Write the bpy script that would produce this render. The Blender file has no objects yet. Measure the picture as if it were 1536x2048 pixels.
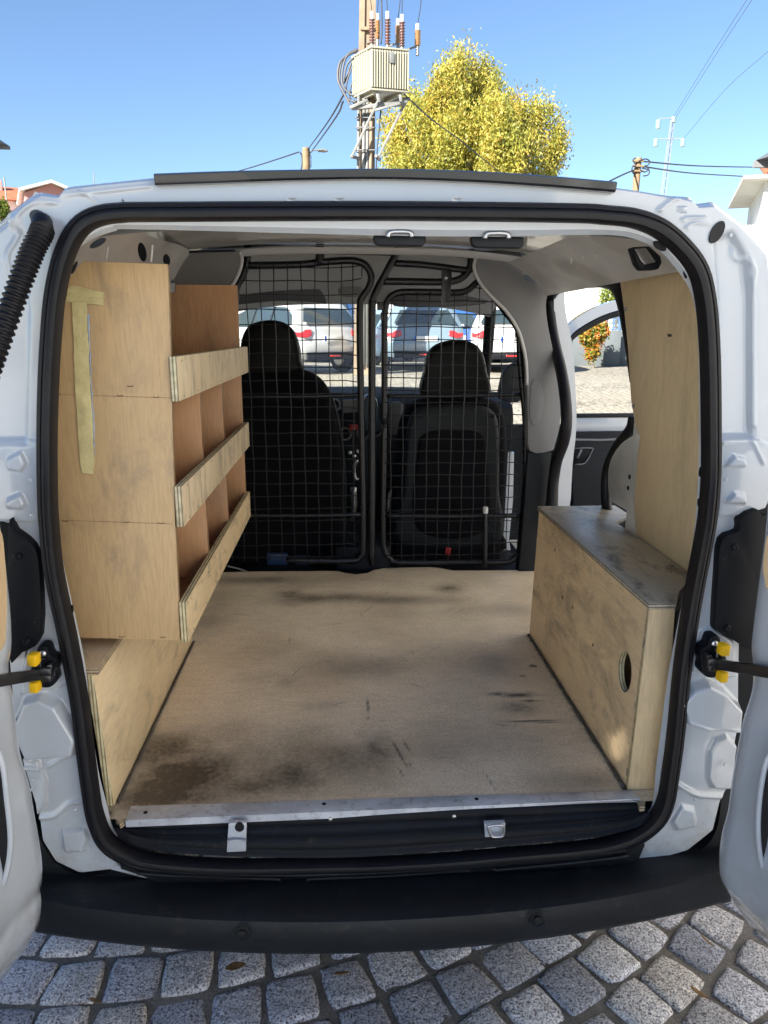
import bpy, bmesh, math, random
import numpy as np
from mathutils import Vector, Matrix

random.seed(7); rng = np.random.RandomState(11)
SC = bpy.context.scene
COL = SC.collection
R = math.radians

# ------------------------------------------------------------------ camera
CAM = Vector((0.0, 0.0, 1.48))
TH, PS, RO = R(13.808), R(3.408), R(0.2266)
FPX = 1450.0                       # focal length in photo pixels (1536 x 2048)
FW = Vector((math.sin(PS)*math.cos(TH), math.cos(PS)*math.cos(TH), -math.sin(TH)))
RT0 = Vector((math.cos(PS), -math.sin(PS), 0)); UP0 = RT0.cross(FW)
RT = RT0*math.cos(RO) + UP0*math.sin(RO); UP = -RT0*math.sin(RO) + UP0*math.cos(RO)
cam_data = bpy.data.cameras.new('camera'); cam = bpy.data.objects.new('camera', cam_data)
COL.objects.link(cam); SC.camera = cam
m = Matrix((RT, UP, -FW)).transposed().to_4x4(); m.translation = CAM
cam.matrix_world = m
cam_data.sensor_fit = 'VERTICAL'; cam_data.sensor_height = 24.0
cam_data.lens = 24.0*FPX/2048.0
cam_data.clip_start = 0.02; cam_data.clip_end = 3000

# ------------------------------------------------------------------ world, sun, exposure
SUN = Vector((-0.60, -0.62, 0.50)).normalized()      # towards the sun (behind the camera, to the left)
world = bpy.data.worlds.new('World'); SC.world = world; world.use_nodes = True
wn = world.node_tree; wn.nodes.clear()
sky = wn.nodes.new('ShaderNodeTexSky'); sky.sky_type = 'NISHITA'; sky.sun_disc = False
sky.sun_elevation = math.asin(SUN.z); sky.sun_rotation = math.atan2(SUN.x, SUN.y)
sky.altitude = 0; sky.air_density = 1.0; sky.dust_density = 0.3; sky.ozone_density = 2.6
bg = wn.nodes.new('ShaderNodeBackground'); bg.inputs[1].default_value = 0.055
wo = wn.nodes.new('ShaderNodeOutputWorld')
tint_ = wn.nodes.new('ShaderNodeMix'); tint_.data_type = 'RGBA'; tint_.blend_type = 'MULTIPLY'; tint_.inputs[0].default_value = 1.0; tint_.inputs[7].default_value = (0.93, 1.0, 1.10, 1)   # a clear, slightly deeper blue all round
wn.links.new(sky.outputs[0], tint_.inputs[6]); wn.links.new(tint_.outputs[2], bg.inputs[0]); wn.links.new(bg.outputs[0], wo.inputs[0])
sl = bpy.data.lights.new('sun', 'SUN'); sl.energy = 4.6; sl.angle = R(0.53); sl.color = (1.0, 0.95, 0.87)
so = bpy.data.objects.new('sun', sl); COL.objects.link(so)
so.rotation_euler = SUN.to_track_quat('Z', 'Y').to_euler(); so.location = (-8, -12, 12)
SC.view_settings.view_transform = 'Standard'; SC.view_settings.look = 'None'
SC.view_settings.exposure = 1.9; SC.view_settings.gamma = 1.0
SC.view_settings.use_curve_mapping = False
SC.cycles.max_bounces = 10; SC.cycles.diffuse_bounces = 6; SC.cycles.glossy_bounces = 4
SC.cycles.transparent_max_bounces = 24; SC.cycles.caustics_reflective = False

# ------------------------------------------------------------------ helpers
def P(px, py, X=None, Y=None, Z=None):
    """the point where the sight line of a photo pixel meets the plane X=, Y= or Z= of the place"""
    d = FW + RT*((px-768)/FPX) + UP*((1024-py)/FPX)
    t = X/d.x if X is not None else Y/d.y if Y is not None else (Z-1.48)/d.z
    return CAM + d*t
def PX(pts, **k): return [P(a, b, **k) for a, b in pts]

def smooth_path(pts, n=8, closed=False):
    pts = [Vector(p) for p in pts]; out = []; N = len(pts)
    rngi = range(N if closed else N-1)
    for i in rngi:
        p1 = pts[i]; p2 = pts[(i+1) % N]
        p0 = pts[i-1] if (closed or i > 0) else p1*2-p2
        p3 = pts[(i+2) % N] if (closed or i+2 < N) else p2*2-p1
        for k in range(n):
            t = k/n
            out.append(0.5*((2*p1)+(-p0+p2)*t+(2*p0-5*p1+4*p2-p3)*t*t+(-p0+3*p1-3*p2+p3)*t**3))
    if not closed: out.append(pts[-1])
    return out
def resample(pts, n, closed=False):
    pts = [Vector(p) for p in pts]
    if closed: pts = pts+[pts[0]]
    d = [0]
    for a, b in zip(pts, pts[1:]): d.append(d[-1]+(b-a).length)
    out = []; j = 0
    for i in range(n):
        s = d[-1]*i/(n if closed else n-1)
        while j < len(d)-2 and d[j+1] < s: j += 1
        u = (s-d[j])/max(1e-9, d[j+1]-d[j]); out.append(pts[j].lerp(pts[j+1], min(1, max(0, u))))
    return out

class MB:
    def __init__(s): s.v = []; s.f = []
    def add(s, vs, fs):
        o = len(s.v); s.v += [tuple(v) for v in vs]; s.f += [tuple(i+o for i in f) for f in fs]; return s
    def box(s, c, d, rz=0, rx=0, ry=0):
        M = Matrix.Rotation(rz, 3, 'Z') @ Matrix.Rotation(ry, 3, 'Y') @ Matrix.Rotation(rx, 3, 'X'); c = Vector(c)
        vs = [c+M@Vector((sx*d[0]/2, sy*d[1]/2, sz*d[2]/2)) for sx in (-1, 1) for sy in (-1, 1) for sz in (-1, 1)]
        return s.add(vs, [(0,1,3,2),(4,6,7,5),(0,4,5,1),(2,3,7,6),(0,2,6,4),(1,5,7,3)])
    def bb(s, x0, x1, y0, y1, z0, z1): return s.box(((x0+x1)/2,(y0+y1)/2,(z0+z1)/2), (x1-x0,y1-y0,z1-z0))
    def bar(s, a, b, w, h=None):
        a = Vector(a); b = Vector(b); h = h or w; t = (b-a).normalized()
        u = t.cross(Vector((0,0,1))); u = u.normalized() if u.length > 1e-4 else Vector((1,0,0)); n = u.cross(t)
        vs = [p+u*(sx*w/2)+n*(sz*h/2) for p in (a, b) for sx, sz in ((-1,-1),(1,-1),(1,1),(-1,1))]
        return s.add(vs, [(3,2,1,0),(4,5,6,7),(0,1,5,4),(1,2,6,5),(2,3,7,6),(3,0,4,7)])
    def tube(s, path, r, seg=8, closed=False, sq=None, caps=True):
        path = [Vector(p) for p in path]; n = len(path); rings = []; N = None
        for i in range(n):
            t = (path[(i+1) % n]-path[i-1]) if closed else (path[min(i+1, n-1)]-path[max(i-1, 0)])
            t = t.normalized() if t.length > 1e-9 else Vector((0,0,1))
            if N is None:
                N = t.cross(Vector((0,1,0)));
                if N.length < 1e-3: N = t.cross(Vector((1,0,0)))
            N = (N-t*N.dot(t)).normalized(); B = t.cross(N); rr = r(i/(n-1)) if callable(r) else r
            ax, ay = (rr, rr) if sq is None else (rr*sq[0], rr*sq[1])
            rings.append([path[i]+N*(ax*math.cos(6.28318*k/seg))+B*(ay*math.sin(6.28318*k/seg)) for k in range(seg)])
        vs = [v for g in rings for v in g]; fs = []
        for i in range(n if closed else n-1):
            a = i*seg; b = ((i+1) % n)*seg
            for k in range(seg): fs.append((a+k, a+(k+1) % seg, b+(k+1) % seg, b+k))
        if not closed and caps: fs += [tuple(range(seg))[::-1], tuple(range((n-1)*seg, n*seg))]
        return s.add(vs, fs)
    def prism(s, poly, off):
        """polygon (list of points) given thickness by the vector off"""
        off = Vector(off); n = len(poly); p = [Vector(q) for q in poly]
        vs = p+[q+off for q in p]
        fs = [tuple(range(n))[::-1], tuple(range(n, 2*n))]+[(i, (i+1) % n, n+(i+1) % n, n+i) for i in range(n)]
        return s.add(vs, fs)
    def loft(s, rings, closed=True, cap=False):
        n = len(rings[0]); vs = [v for g in rings for v in g]; fs = []
        for i in range(len(rings)-1):
            for k in range(n if closed else n-1):
                a = i*n+k; b = i*n+(k+1) % n; fs.append((a, b, b+n, a+n))
        if cap: fs += [tuple(range(n))[::-1], tuple(range((len(rings)-1)*n, len(rings)*n))]
        return s.add(vs, fs)
    def grid(s, fn, nu, nv):
        vs = [fn(i/nu, j/nv) for i in range(nu+1) for j in range(nv+1)]
        return s.add(vs, [(i*(nv+1)+j, (i+1)*(nv+1)+j, (i+1)*(nv+1)+j+1, i*(nv+1)+j+1) for i in range(nu) for j in range(nv)])
    def lathe(s, prof, c=(0,0,0), seg=16, axis='Z'):
        c = Vector(c); rings = []
        for r, h in prof:
            g = []
            for k in range(seg):
                a = 6.283185*k/seg; x, y = r*math.cos(a), r*math.sin(a)
                g.append(c+(Vector((x, y, h)) if axis == 'Z' else Vector((x, h, y)) if axis == 'Y' else Vector((h, x, y))))
            rings.append(g)
        return s.loft(rings, True, True)
    def build(s, name, mat=None, parent=None, smooth=False, bevel=0, seg=2, label=None, recalc=True, sub=0):
        me = bpy.data.meshes.new(name); me.from_pydata(s.v, [], s.f)
        if recalc or bevel:
            bm = bmesh.new(); bm.from_mesh(me)
            if recalc: bmesh.ops.recalc_face_normals(bm, faces=bm.faces)
            if bevel:
                es = [e for e in bm.edges if len(e.link_faces) == 2 and e.calc_face_angle(0) > 0.6]
                bmesh.ops.bevel(bm, geom=es, offset=bevel, segments=seg, profile=0.5, affect='EDGES', clamp_overlap=True)
            bm.to_mesh(me); bm.free()
        o = bpy.data.objects.new(name, me); COL.objects.link(o)
        if mat is not None: me.materials.append(mat)
        if smooth or bevel:
            for p in me.polygons: p.use_smooth = True
            if smooth != 'all': 
                me.set_sharp_from_angle(angle=R(38))
        if sub:
            md = o.modifiers.new('sub', 'SUBSURF'); md.levels = sub; md.render_levels = sub
        if label: o['label'] = label
        if parent is not None: attach(o, parent)
        me.update()
        return o
def attach(o, parent):
    o.parent = parent
    if parent.parent is None and parent.type == 'EMPTY':
        o.matrix_parent_inverse = Matrix.Translation(-Vector(parent.location))
def tag(o, label, cat, group=None, kind=None):
    if label: o['label'] = label
    if cat: o['category'] = cat
    if group: o['group'] = group
    if kind: o['kind'] = kind
    return o
def thing(name, loc, label, cat, group=None):
    o = bpy.data.objects.new(name, None); COL.objects.link(o); o.location = loc; o.empty_display_size = 0.1
    return tag(o, label, cat, group)
def copy_tree(o, parent=None):
    c = o.copy(); COL.objects.link(c)
    if parent is not None: c.parent = parent
    for ch in o.children: copy_tree(ch, c)
    return c

# ------------------------------------------------------------------ materials
def nodes(name):
    mt = bpy.data.materials.new(name); mt.use_nodes = True; nt = mt.node_tree
    return mt, nt, nt.nodes['Principled BSDF']
def N(nt, t, **kw):
    n = nt.nodes.new(t)
    for k, v in kw.items():
        if k.startswith('i_'): n.inputs[int(k[2:])].default_value = v
        else: setattr(n, k, v)
    return n
def noise(nt, scale, vec=None, detail=4, rough=0.55, dist=0):
    n = N(nt, 'ShaderNodeTexNoise'); n.inputs['Scale'].default_value = scale; n.inputs['Detail'].default_value = detail
    n.inputs['Roughness'].default_value = rough; n.inputs['Distortion'].default_value = dist
    if vec is not None: nt.links.new(vec, n.inputs['Vector'])
    return n.outputs['Fac']
def ramp(nt, fac, stops):
    n = N(nt, 'ShaderNodeValToRGB'); e = n.color_ramp.elements
    while len(e) < len(stops): e.new(0.5)
    for q, (p, c) in zip(e, stops):
        q.position = p; q.color = (c, c, c, 1) if isinstance(c, (int, float)) else (*c, 1)
    nt.links.new(fac, n.inputs[0]); return n.outputs[0]
def mix(nt, fac, a, b, mode='MIX'):
    n = N(nt, 'ShaderNodeMix', data_type='RGBA', blend_type=mode)
    for sock, v in ((n.inputs[0], fac), (n.inputs[6], a), (n.inputs[7], b)):
        if hasattr(v, 'links') or hasattr(v, 'is_linked'): nt.links.new(v, sock)
        elif isinstance(v, (int, float)): sock.default_value = v
        else: sock.default_value = (*v, 1)
    return n.outputs[2]
def math_(nt, op, a, b=0.0, c=None):
    n = N(nt, 'ShaderNodeMath', operation=op)
    for i, v in enumerate((a, b, c)):
        if v is None: continue
        if hasattr(v, 'is_linked'): nt.links.new(v, n.inputs[i])
        else: n.inputs[i].default_value = v
    return n.outputs[0]
def objvec(nt, scale=(1,1,1), gen='Object', rot=(0,0,0)):
    tc = N(nt, 'ShaderNodeTexCoord'); mp = N(nt, 'ShaderNodeMapping')
    nt.links.new(tc.outputs[gen], mp.inputs[0]); mp.inputs['Scale'].default_value = scale; mp.inputs['Rotation'].default_value = rot
    return mp.outputs[0]
def bump(nt, bs, h, strength=0.3, dist=0.002):
    n = N(nt, 'ShaderNodeBump'); n.inputs['Strength'].default_value = strength; n.inputs['Distance'].default_value = dist
    nt.links.new(h, n.inputs['Height']); nt.links.new(n.outputs[0], bs.inputs['Normal']); return n

def simple(name, col, rough=0.5, metal=0.0, var=0.15, vs=6.0, bmp=0.0, bs_=60.0, coat=0.0, spec=0.5, dirt=None, fine=0.0, fs=300, scr=None):
    mt, nt, b = nodes(name); v = objvec(nt)
    f = ramp(nt, noise(nt, vs, v, 5), [(0.3, 1-var), (0.7, 1+var*0.5)])
    c = mix(nt, 1.0, col, f, 'MULTIPLY')
    if fine: c = mix(nt, 1.0, c, ramp(nt, noise(nt, fs, v, 3), [(0.35, 1-fine), (0.65, 1+fine)]), 'MULTIPLY')
    if dirt: c = mix(nt, ramp(nt, noise(nt, dirt[1], v, 8, 0.7), [(dirt[2], 0.0), (dirt[2]+0.12, dirt[3])]), c, dirt[0])
    if scr:
        for sv, rt in (((3,90,90), (0,0,0.15)), ((60,4,60), (0.1,0,0.4))): c = mix(nt, ramp(nt, noise(nt, 1.0, objvec(nt, sv, rot=rt), 8, 0.75), [(0.64, 0.0), (0.70, scr[1])]), c, scr[0])
    nt.links.new(c, b.inputs['Base Color'])
    b.inputs['Metallic'].default_value = metal; b.inputs['Coat Weight'].default_value = coat
    b.inputs['Coat Roughness'].default_value = 0.06; b.inputs['Specular IOR Level'].default_value = spec
    rr = N(nt, 'ShaderNodeMapRange'); nt.links.new(noise(nt, vs*3, v, 4), rr.inputs[0])
    rr.inputs[3].default_value = max(0.02, rough-0.08); rr.inputs[4].default_value = min(1, rough+0.08)
    nt.links.new(rr.outputs[0], b.inputs['Roughness'])
    if bmp: bump(nt, b, noise(nt, bs_, v, 4), bmp, 0.003)
    return mt

def ply(name, base, dark, axis, grain='z', rough=0.55, dirtamt=0.6, dirtcol=(0.10,0.085,0.07), edge=True, ds=3.0, seed=0.0, figure=0.5, spec=0.4):
    """plywood: figured veneer, smudges and specks, striped edge where the face runs along the board thickness"""
    mt, nt, b = nodes(name)
    sc = {'x': (2.2,26,26), 'y': (26,2.2,26), 'z': (26,26,2.2)}[grain]
    g = objvec(nt, sc); o = objvec(nt)
    tc = N(nt, 'ShaderNodeMapping'); nt.links.new(o, tc.inputs[0]); tc.inputs['Location'].default_value = (seed, seed*1.7, seed*0.6); o2 = tc.outputs[0]
    fig = ramp(nt, noise(nt, 1.0, g, 6, 0.6, 0.8), [(0.25, 0.0), (0.5, 0.55), (0.75, 1.0)])
    col = mix(nt, fig, tuple(a*(1-0.35*figure)+d*0.35*figure for a, d in zip(base, dark)), base)
    fs = objvec(nt, tuple(k*9 for k in sc))
    col = mix(nt, 1.0, col, ramp(nt, noise(nt, 1.0, fs, 3, 0.6), [(0.3, 0.86), (0.6, 1.04)]), 'MULTIPLY')
    # broad tone
    col = mix(nt, ramp(nt, noise(nt, ds*0.7, o2, 5, 0.6), [(0.38, 0.0), (0.72, 0.55)]), col, dark)
    # smudges
    stv = objvec(nt, {'x': (.45,1,1), 'y': (1,.45,1), 'z': (1,1,.45)}[grain]); stm = N(nt, 'ShaderNodeMapping'); nt.links.new(stv, stm.inputs[0]); stm.inputs['Location'].default_value = (seed*.7, seed, seed*1.3)
    sm = ramp(nt, noise(nt, ds*2.4, stm.outputs[0], 10, 0.70, 0.5), [(0.50, 0.0), (0.66, dirtamt)])
    col = mix(nt, sm, col, dirtcol)
    # small specks and streaks along the grain
    st = ramp(nt, noise(nt, 1.0, objvec(nt, tuple(k*2.3 for k in sc), rot=(0.1,0.15,0.1)), 8, 0.75), [(0.66, 0.0), (0.74, 0.6*min(1, dirtamt+0.3))])
    col = mix(nt, st, col, tuple(c*0.9 for c in dirtcol))
    if edge:
        ge = N(nt, 'ShaderNodeNewGeometry'); sp = N(nt, 'ShaderNodeSeparateXYZ'); nt.links.new(ge.outputs['True Normal'], sp.inputs[0])
        an = math_(nt, 'ABSOLUTE', sp.outputs['xyz'.index(axis)])
        msk = math_(nt, 'LESS_THAN', an, 0.5)
        so_ = N(nt, 'ShaderNodeSeparateXYZ'); nt.links.new(o, so_.inputs[0])
        w = math_(nt, 'PINGPONG', math_(nt, 'MULTIPLY', so_.outputs['xyz'.index(axis)], 310.0), 1.0)
        strp = ramp(nt, w, [(0.25, tuple(c*0.45 for c in dark)), (0.6, tuple(min(0.7, c*1.0) for c in base))])
        strp = mix(nt, 1.0, strp, ramp(nt, noise(nt, 60, o, 4), [(0.3, 0.6), (0.6, 1.0)]), 'MULTIPLY')
        col = mix(nt, msk, col, strp)
    nt.links.new(col, b.inputs['Base Color'])
    b.inputs['Specular IOR Level'].default_value = spec
    rr = N(nt, 'ShaderNodeMapRange'); nt.links.new(noise(nt, 7, o2, 4), rr.inputs[0]); rr.inputs[3].default_value = rough-0.12; rr.inputs[4].default_value = rough+0.12
    nt.links.new(rr.outputs[0], b.inputs['Roughness'])
    bump(nt, b, noise(nt, 1.0, fs, 4), 0.12, 0.001)
    return mt

M = {}
def paint(name, col, dirtlow=False):
    mt, nt, b = nodes(name); o = objvec(nt)
    c = mix(nt, ramp(nt, noise(nt, 5, o, 6, 0.65), [(0.45, 0.0), (0.8, 0.35)]), col, tuple(x*y for x, y in zip(col, (0.80,0.79,0.76))))
    c = mix(nt, ramp(nt, noise(nt, 90, o, 6, 0.8), [(0.70, 0.0), (0.76, 0.4)]), c, (0.25,0.23,0.2))
    if dirtlow:
        sp = N(nt, 'ShaderNodeSeparateXYZ'); nt.links.new(o, sp.inputs[0])
        low = N(nt, 'ShaderNodeMapRange'); nt.links.new(sp.outputs[2], low.inputs[0]); low.inputs[1].default_value = 0.62; low.inputs[2].default_value = 0.42
        d = math_(nt, 'MULTIPLY', low.outputs[0], ramp(nt, noise(nt, 26, o, 7, 0.7), [(0.42, 0.0), (0.75, 0.7)]))
        c = mix(nt, d, c, (0.28,0.25,0.21))
    nt.links.new(c, b.inputs['Base Color']); b.inputs['Roughness'].default_value = 0.2
    b.inputs['Coat Weight'].default_value = 1.0; b.inputs['Coat Roughness'].default_value = 0.05
    bump(nt, b, noise(nt, 7, o, 2), 0.02, 0.01)
    return mt
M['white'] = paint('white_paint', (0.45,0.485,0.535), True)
M['white_in'] = simple('white_paint_inside', (0.76,0.75,0.72), 0.22, 0, 0.18, 5, 0.05, 12, coat=0.6)
M['rubber'] = simple('seal_rubber', (0.0055,0.0055,0.008), 0.46, 0, 0.25, 12, 0.1, 220, spec=0.3)
M['black'] = simple('black_plastic', (0.006,0.007,0.010), 0.52, 0, 0.25, 8, 0.15, 500, spec=0.15, dirt=((0.06,0.055,0.05), 30, 0.60, 0.5))
M['bumper'] = simple('bumper_plastic', (0.006,0.008,0.0105), 0.5, 0, 0.3, 5, 0.25, 700, spec=0.3, dirt=((0.035,0.035,0.034), 30, 0.56, 0.5), scr=((0.06,0.062,0.065), 0.5))
M['gloss_black'] = simple('gloss_black', (0.007,0.008,0.011), 0.32, 0, 0.2, 6, coat=0.5)
M['tube'] = simple('black_powder_coat', (0.006,0.006,0.008), 0.38, 0, 0.2, 10)
M['wire'] = simple('black_wire', (0.016,0.016,0.018), 0.35, 0.3, 0.2, 10)
M['trim'] = simple('grey_trim', (0.20,0.20,0.205), 0.7, 0, 0.08, 5, 0.1, 700)
M['trim_dark'] = simple('dark_trim', (0.007,0.009,0.012), 0.6, 0, 0.15, 5, 0.15, 600, spec=0.3)
M['liner'] = simple('roof_liner', (0.55,0.55,0.55), 0.9, 0, 0.06, 4, 0.15, 700)
M['seat'] = simple('seat_fabric', (0.005,0.005,0.007), 0.85, 0, 0.2, 8, 0.3, 900, spec=0.12)
M['leather'] = simple('seat_vinyl', (0.005,0.005,0.005), 0.45, 0, 0.2, 8, 0.15, 300, spec=0.16)
M['alu'] = simple('aluminium_angle', (0.62,0.65,0.70), 0.38, 0.35, 0.3, 14, 0.12, 120, dirt=((0.22,0.21,0.2), 55, 0.54, 0.6), scr=((0.3,0.3,0.3), 0.6))
M['steel'] = simple('zinc_steel', (0.5,0.5,0.52), 0.3, 0.9, 0.2, 20)
M['galv'] = simple('galvanised_steel', (0.22,0.22,0.205), 0.55, 0.35, 0.2, 6, 0.1, 60)
M['yellow'] = simple('yellow_plastic', (0.85,0.5,0.01), 0.35, 0, 0.1, 30)
M['tape'] = simple('masking_tape', (0.56,0.48,0.24), 0.75, 0, 0.2, 30, 0.6, 60)
M['tapeb'] = simple('blue_tape', (0.30,0.36,0.45), 0.6, 0, 0.2, 30)
M['ply_end'] = ply('birch_ply_pale', (0.57,0.39,0.205), (0.40,0.27,0.135), 'y', 'z', ds=2.9, dirtamt=0.55, rough=0.42, dirtcol=(0.17,0.14,0.12), figure=0.25)
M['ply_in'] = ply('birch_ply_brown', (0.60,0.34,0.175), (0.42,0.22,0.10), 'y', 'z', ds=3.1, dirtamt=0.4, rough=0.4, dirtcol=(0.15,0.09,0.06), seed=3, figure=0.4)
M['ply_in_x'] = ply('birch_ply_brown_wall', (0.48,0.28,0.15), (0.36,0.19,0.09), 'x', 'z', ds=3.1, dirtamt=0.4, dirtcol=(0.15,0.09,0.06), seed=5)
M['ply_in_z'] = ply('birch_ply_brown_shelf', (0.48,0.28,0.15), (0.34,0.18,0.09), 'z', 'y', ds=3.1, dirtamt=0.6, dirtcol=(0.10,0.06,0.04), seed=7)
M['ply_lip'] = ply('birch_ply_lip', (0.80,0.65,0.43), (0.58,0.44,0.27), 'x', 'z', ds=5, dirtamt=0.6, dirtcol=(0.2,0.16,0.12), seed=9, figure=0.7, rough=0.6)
M['ply_box'] = ply('ply_box_side', (0.84,0.64,0.39), (0.60,0.43,0.24), 'x', 'y', ds=4.4, dirtamt=0.55, dirtcol=(0.20,0.145,0.095), seed=13, figure=0.6)
M['ply_boxl'] = ply('ply_box_side_clean', (0.82,0.64,0.40), (0.62,0.46,0.26), 'x', 'y', ds=4.0, dirtamt=0.45, dirtcol=(0.22,0.17,0.12), seed=17, figure=0.8)
M['ply_boxe'] = ply('ply_box_end', (0.74,0.55,0.32), (0.58,0.41,0.22), 'y', 'z', ds=3, dirtamt=0.35, dirtcol=(0.2,0.16,0.12), seed=19, figure=0.4)
M['ply_top'] = ply('ply_box_top', (0.52,0.45,0.34), (0.28,0.25,0.20), 'z', 'y', ds=5.5, dirtamt=0.9, dirtcol=(0.065,0.06,0.055), seed=23, figure=0.6, rough=0.40, spec=0.5)
M['ply_topl'] = ply('ply_box_lid', (0.54,0.42,0.28), (0.36,0.26,0.15), 'z', 'y', ds=5.5, dirtamt=0.7, dirtcol=(0.12,0.10,0.08), seed=27, figure=0.6)
M['ply_wall'] = ply('ply_wall_lining', (0.82,0.655,0.41), (0.66,0.51,0.30), 'x', 'z', ds=2.0, dirtamt=0.28, dirtcol=(0.24,0.18,0.12), seed=31, figure=0.3)
# ================================================================== THE VAN
XC = 0.085
van = thing('delivery_van', (XC, 2.6, 0.0), 'white panel van seen through its open rear doors, black bumper and plywood-lined load space', 'van')

# ---- painted frame round the rear opening
SEAL = [(300,424),(765,422),(1130,426),(1210,430),(1270,437),(1322,458),(1366,496),(1397,540),(1412,600),(1419,680),(1422,773),(1423,900),(1422,960),(1416,1030),(1408,1079),
        (1384,1208),(1365,1337),(1352,1467),(1342,1542),(1332,1600),(1312,1640),(1270,1672),(1220,1690),(1150,1701),(1036,1711),(900,1723),(765,1731),(673,1733),
        (500,1736),(380,1732),(290,1722),(240,1703),(211,1680),(194,1645),(184,1604),(170,1500),(159,1406),(135,1275),(108,1145),(97,1040),(94,950),(94,850),(97,750),(101,680),(108,600),(122,530),(142,478),(168,446),(204,430),(250,425)]
OUT = [(300,348),(765,340),(1130,357),(1225,366),(1290,375),(1345,384),(1397,389),(1406,402),(1442,397),(1500,440),(1560,500),(1580,780),(1580,900),(1570,960),(1550,1015),(1500,1028),
       (1480,1110),(1478,1257),(1476,1366),(1476,1450),(1466,1500),(1460,1563),(1440,1600),(1425,1660),(1375,1700),(1290,1725),(1150,1745),(1036,1752),(900,1756),(765,1760),(673,1762),
       (500,1764),(380,1762),(290,1756),(220,1738),(160,1745),(112,1722),(86,1680),(76,1600),(46,1500),(30,1440),(18,1300),(14,1120),(5,1046),(-40,1038),(-60,960),(-60,800),(-60,640),(-60,470),(5,420),(45,388),(66,377),(106,385),(121,367)]
# pair the two loops by walking them with matching control fractions
def loop_xz(px, Y): return [P(a, b, Y=Y) for a, b in px]
YR = 1.28
seal3 = smooth_path(loop_xz(SEAL, YR-0.008), 10, True)
outer3 = loop_xz(OUT, YR)
def poly_dist(px, pz, poly):
    """signed distance (negative inside) in photo-plane metres of arrays of points to a polygon, vectorised"""
    d = np.full(px.shape, 1e9); inside = np.zeros(px.shape, bool); n = len(poly)
    for i in range(n):
        ax, az = poly[i]; bx, bz = poly[(i+1) % n]
        ex, ez = bx-ax, bz-az; wx, wz = px-ax, pz-az
        t = np.clip((wx*ex+wz*ez)/(ex*ex+ez*ez+1e-12), 0, 1)
        d = np.minimum(d, np.hypot(wx-ex*t, wz-ez*t))
        c = ((az > pz) != (bz > pz)) & (px < (bx-ax)*(pz-az)/(bz-az+1e-12)+ax); inside ^= c
    return np.where(inside, -d, d)
def line_dist(px, pz, pl):
    d = np.full(px.shape, 1e9)
    for (ax, az), (bx, bz) in zip(pl, pl[1:]):
        ex, ez = bx-ax, bz-az; wx, wz = px-ax, pz-az
        t = np.clip((wx*ex+wz*ez)/(ex*ex+ez*ez+1e-12), 0, 1); d = np.minimum(d, np.hypot(wx-ex*t, wz-ez*t))
    return d
def sst(a, b, x): t = np.clip((x-a)/(b-a), 0, 1); return t*t*(3-2*t)
S_ = YR/FPX*1.06   # metres per photo pixel on this plane
def xz(pts): return [(P(a, b, Y=YR).x, P(a, b, Y=YR).z) for a, b in pts]
FEAT = []   # (kind, geometry, height towards the camera in m, softness in px)
def pad(pts, h, soft=8): FEAT.append(('pad', xz(pts), h*0.85, soft*0.55*S_))
def ridge(pts, h, w=4): FEAT.append(('ridge', xz(smooth_path([(a, b, 0) for a, b in pts], 5) and [(v.x, v.y) for v in smooth_path([(a, b, 0) for a, b in pts], 5)]), h, w*S_))
# left side of the frame
pad([(34,1450),(56,1396),(84,1388),(118,1404),(140,1440),(158,1470),(150,1500),(60,1508)], 0.030, 16)
ridge([(48,1529),(96,1531),(120,1518),(148,1506)], 0.006, 4)
pad([(56,1512),(78,1520),(94,1560),(95,1600),(80,1622),(40,1640),(30,1520)], 0.012, 6)
pad([(128,1660),(170,1656),(176,1672),(168,1698),(132,1700)], 0.012, 7)
ridge([(78,1634),(110,1630),(140,1606),(168,1600)], 0.006, 5)
pad([(20,918),(44,905),(54,926),(44,940),(20,935)], 0.012, 8)
pad([(18,1000),(44,988),(54,1006),(44,1014),(18,1012)], 0.012, 8)
ridge([(-60,884),(10,884),(45,882),(76,886)], 0.004, 3)
pad([(-70,1040),(10,1040),(76,1042),(74,890),(-70,888)], 0.004, 4)
pad([(60,1285),(100,1285),(130,1290),(142,1360),(120,1372),(44,1386),(50,1330)], 0.008, 7)
pad([(-60,470),(-5,430),(40,470),(52,620),(46,880),(-60,880)], -0.016, 22)
ridge([(20,560),(8,510),(30,470),(36,430),(70,405),(110,405)], 0.004, 4)
ridge([(160,382),(190,400),(196,412)], 0.003, 3)
ridge([(112,385),(150,388),(300,372)], 0.003, 4)
# right side
pad([(1354,1398),(1380,1372),(1410,1362),(1440,1376),(1474,1412),(1470,1452),(1400,1448),(1368,1436)], 0.030, 16)
ridge([(1366,1434),(1400,1446),(1430,1452),(1466,1450)], 0.006, 4)
pad([(1418,1500),(1430,1478),(1450,1470),(1470,1490),(1464,1575),(1424,1572),(1414,1552)], 0.012, 6)
pad([(1362,1610),(1384,1616),(1390,1648),(1352,1656),(1344,1640)], 0.012, 7)
ridge([(1352,1566),(1382,1584),(1400,1590),(1440,1592)], 0.007, 5)
pad([(1448,930),(1464,912),(1484,916),(1486,930)], 0.012, 7)
pad([(1448,1002),(1464,986),(1484,990),(1486,1004)], 0.012, 7)
pad([(1442,882),(1520,880),(1560,900),(1560,1030),(1438,1030)], 0.005, 5)
ridge([(1440,884),(1480,878),(1500,880),(1512,900),(1524,925)], 0.004, 3)
pad([(1402,1262),(1420,1254),(1462,1280),(1470,1350),(1440,1352),(1384,1340)], 0.008, 7)
pad([(1436,480),(1462,470),(1490,520),(1500,600),(1500,870),(1446,870),(1444,600)], -0.016, 22)
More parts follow.
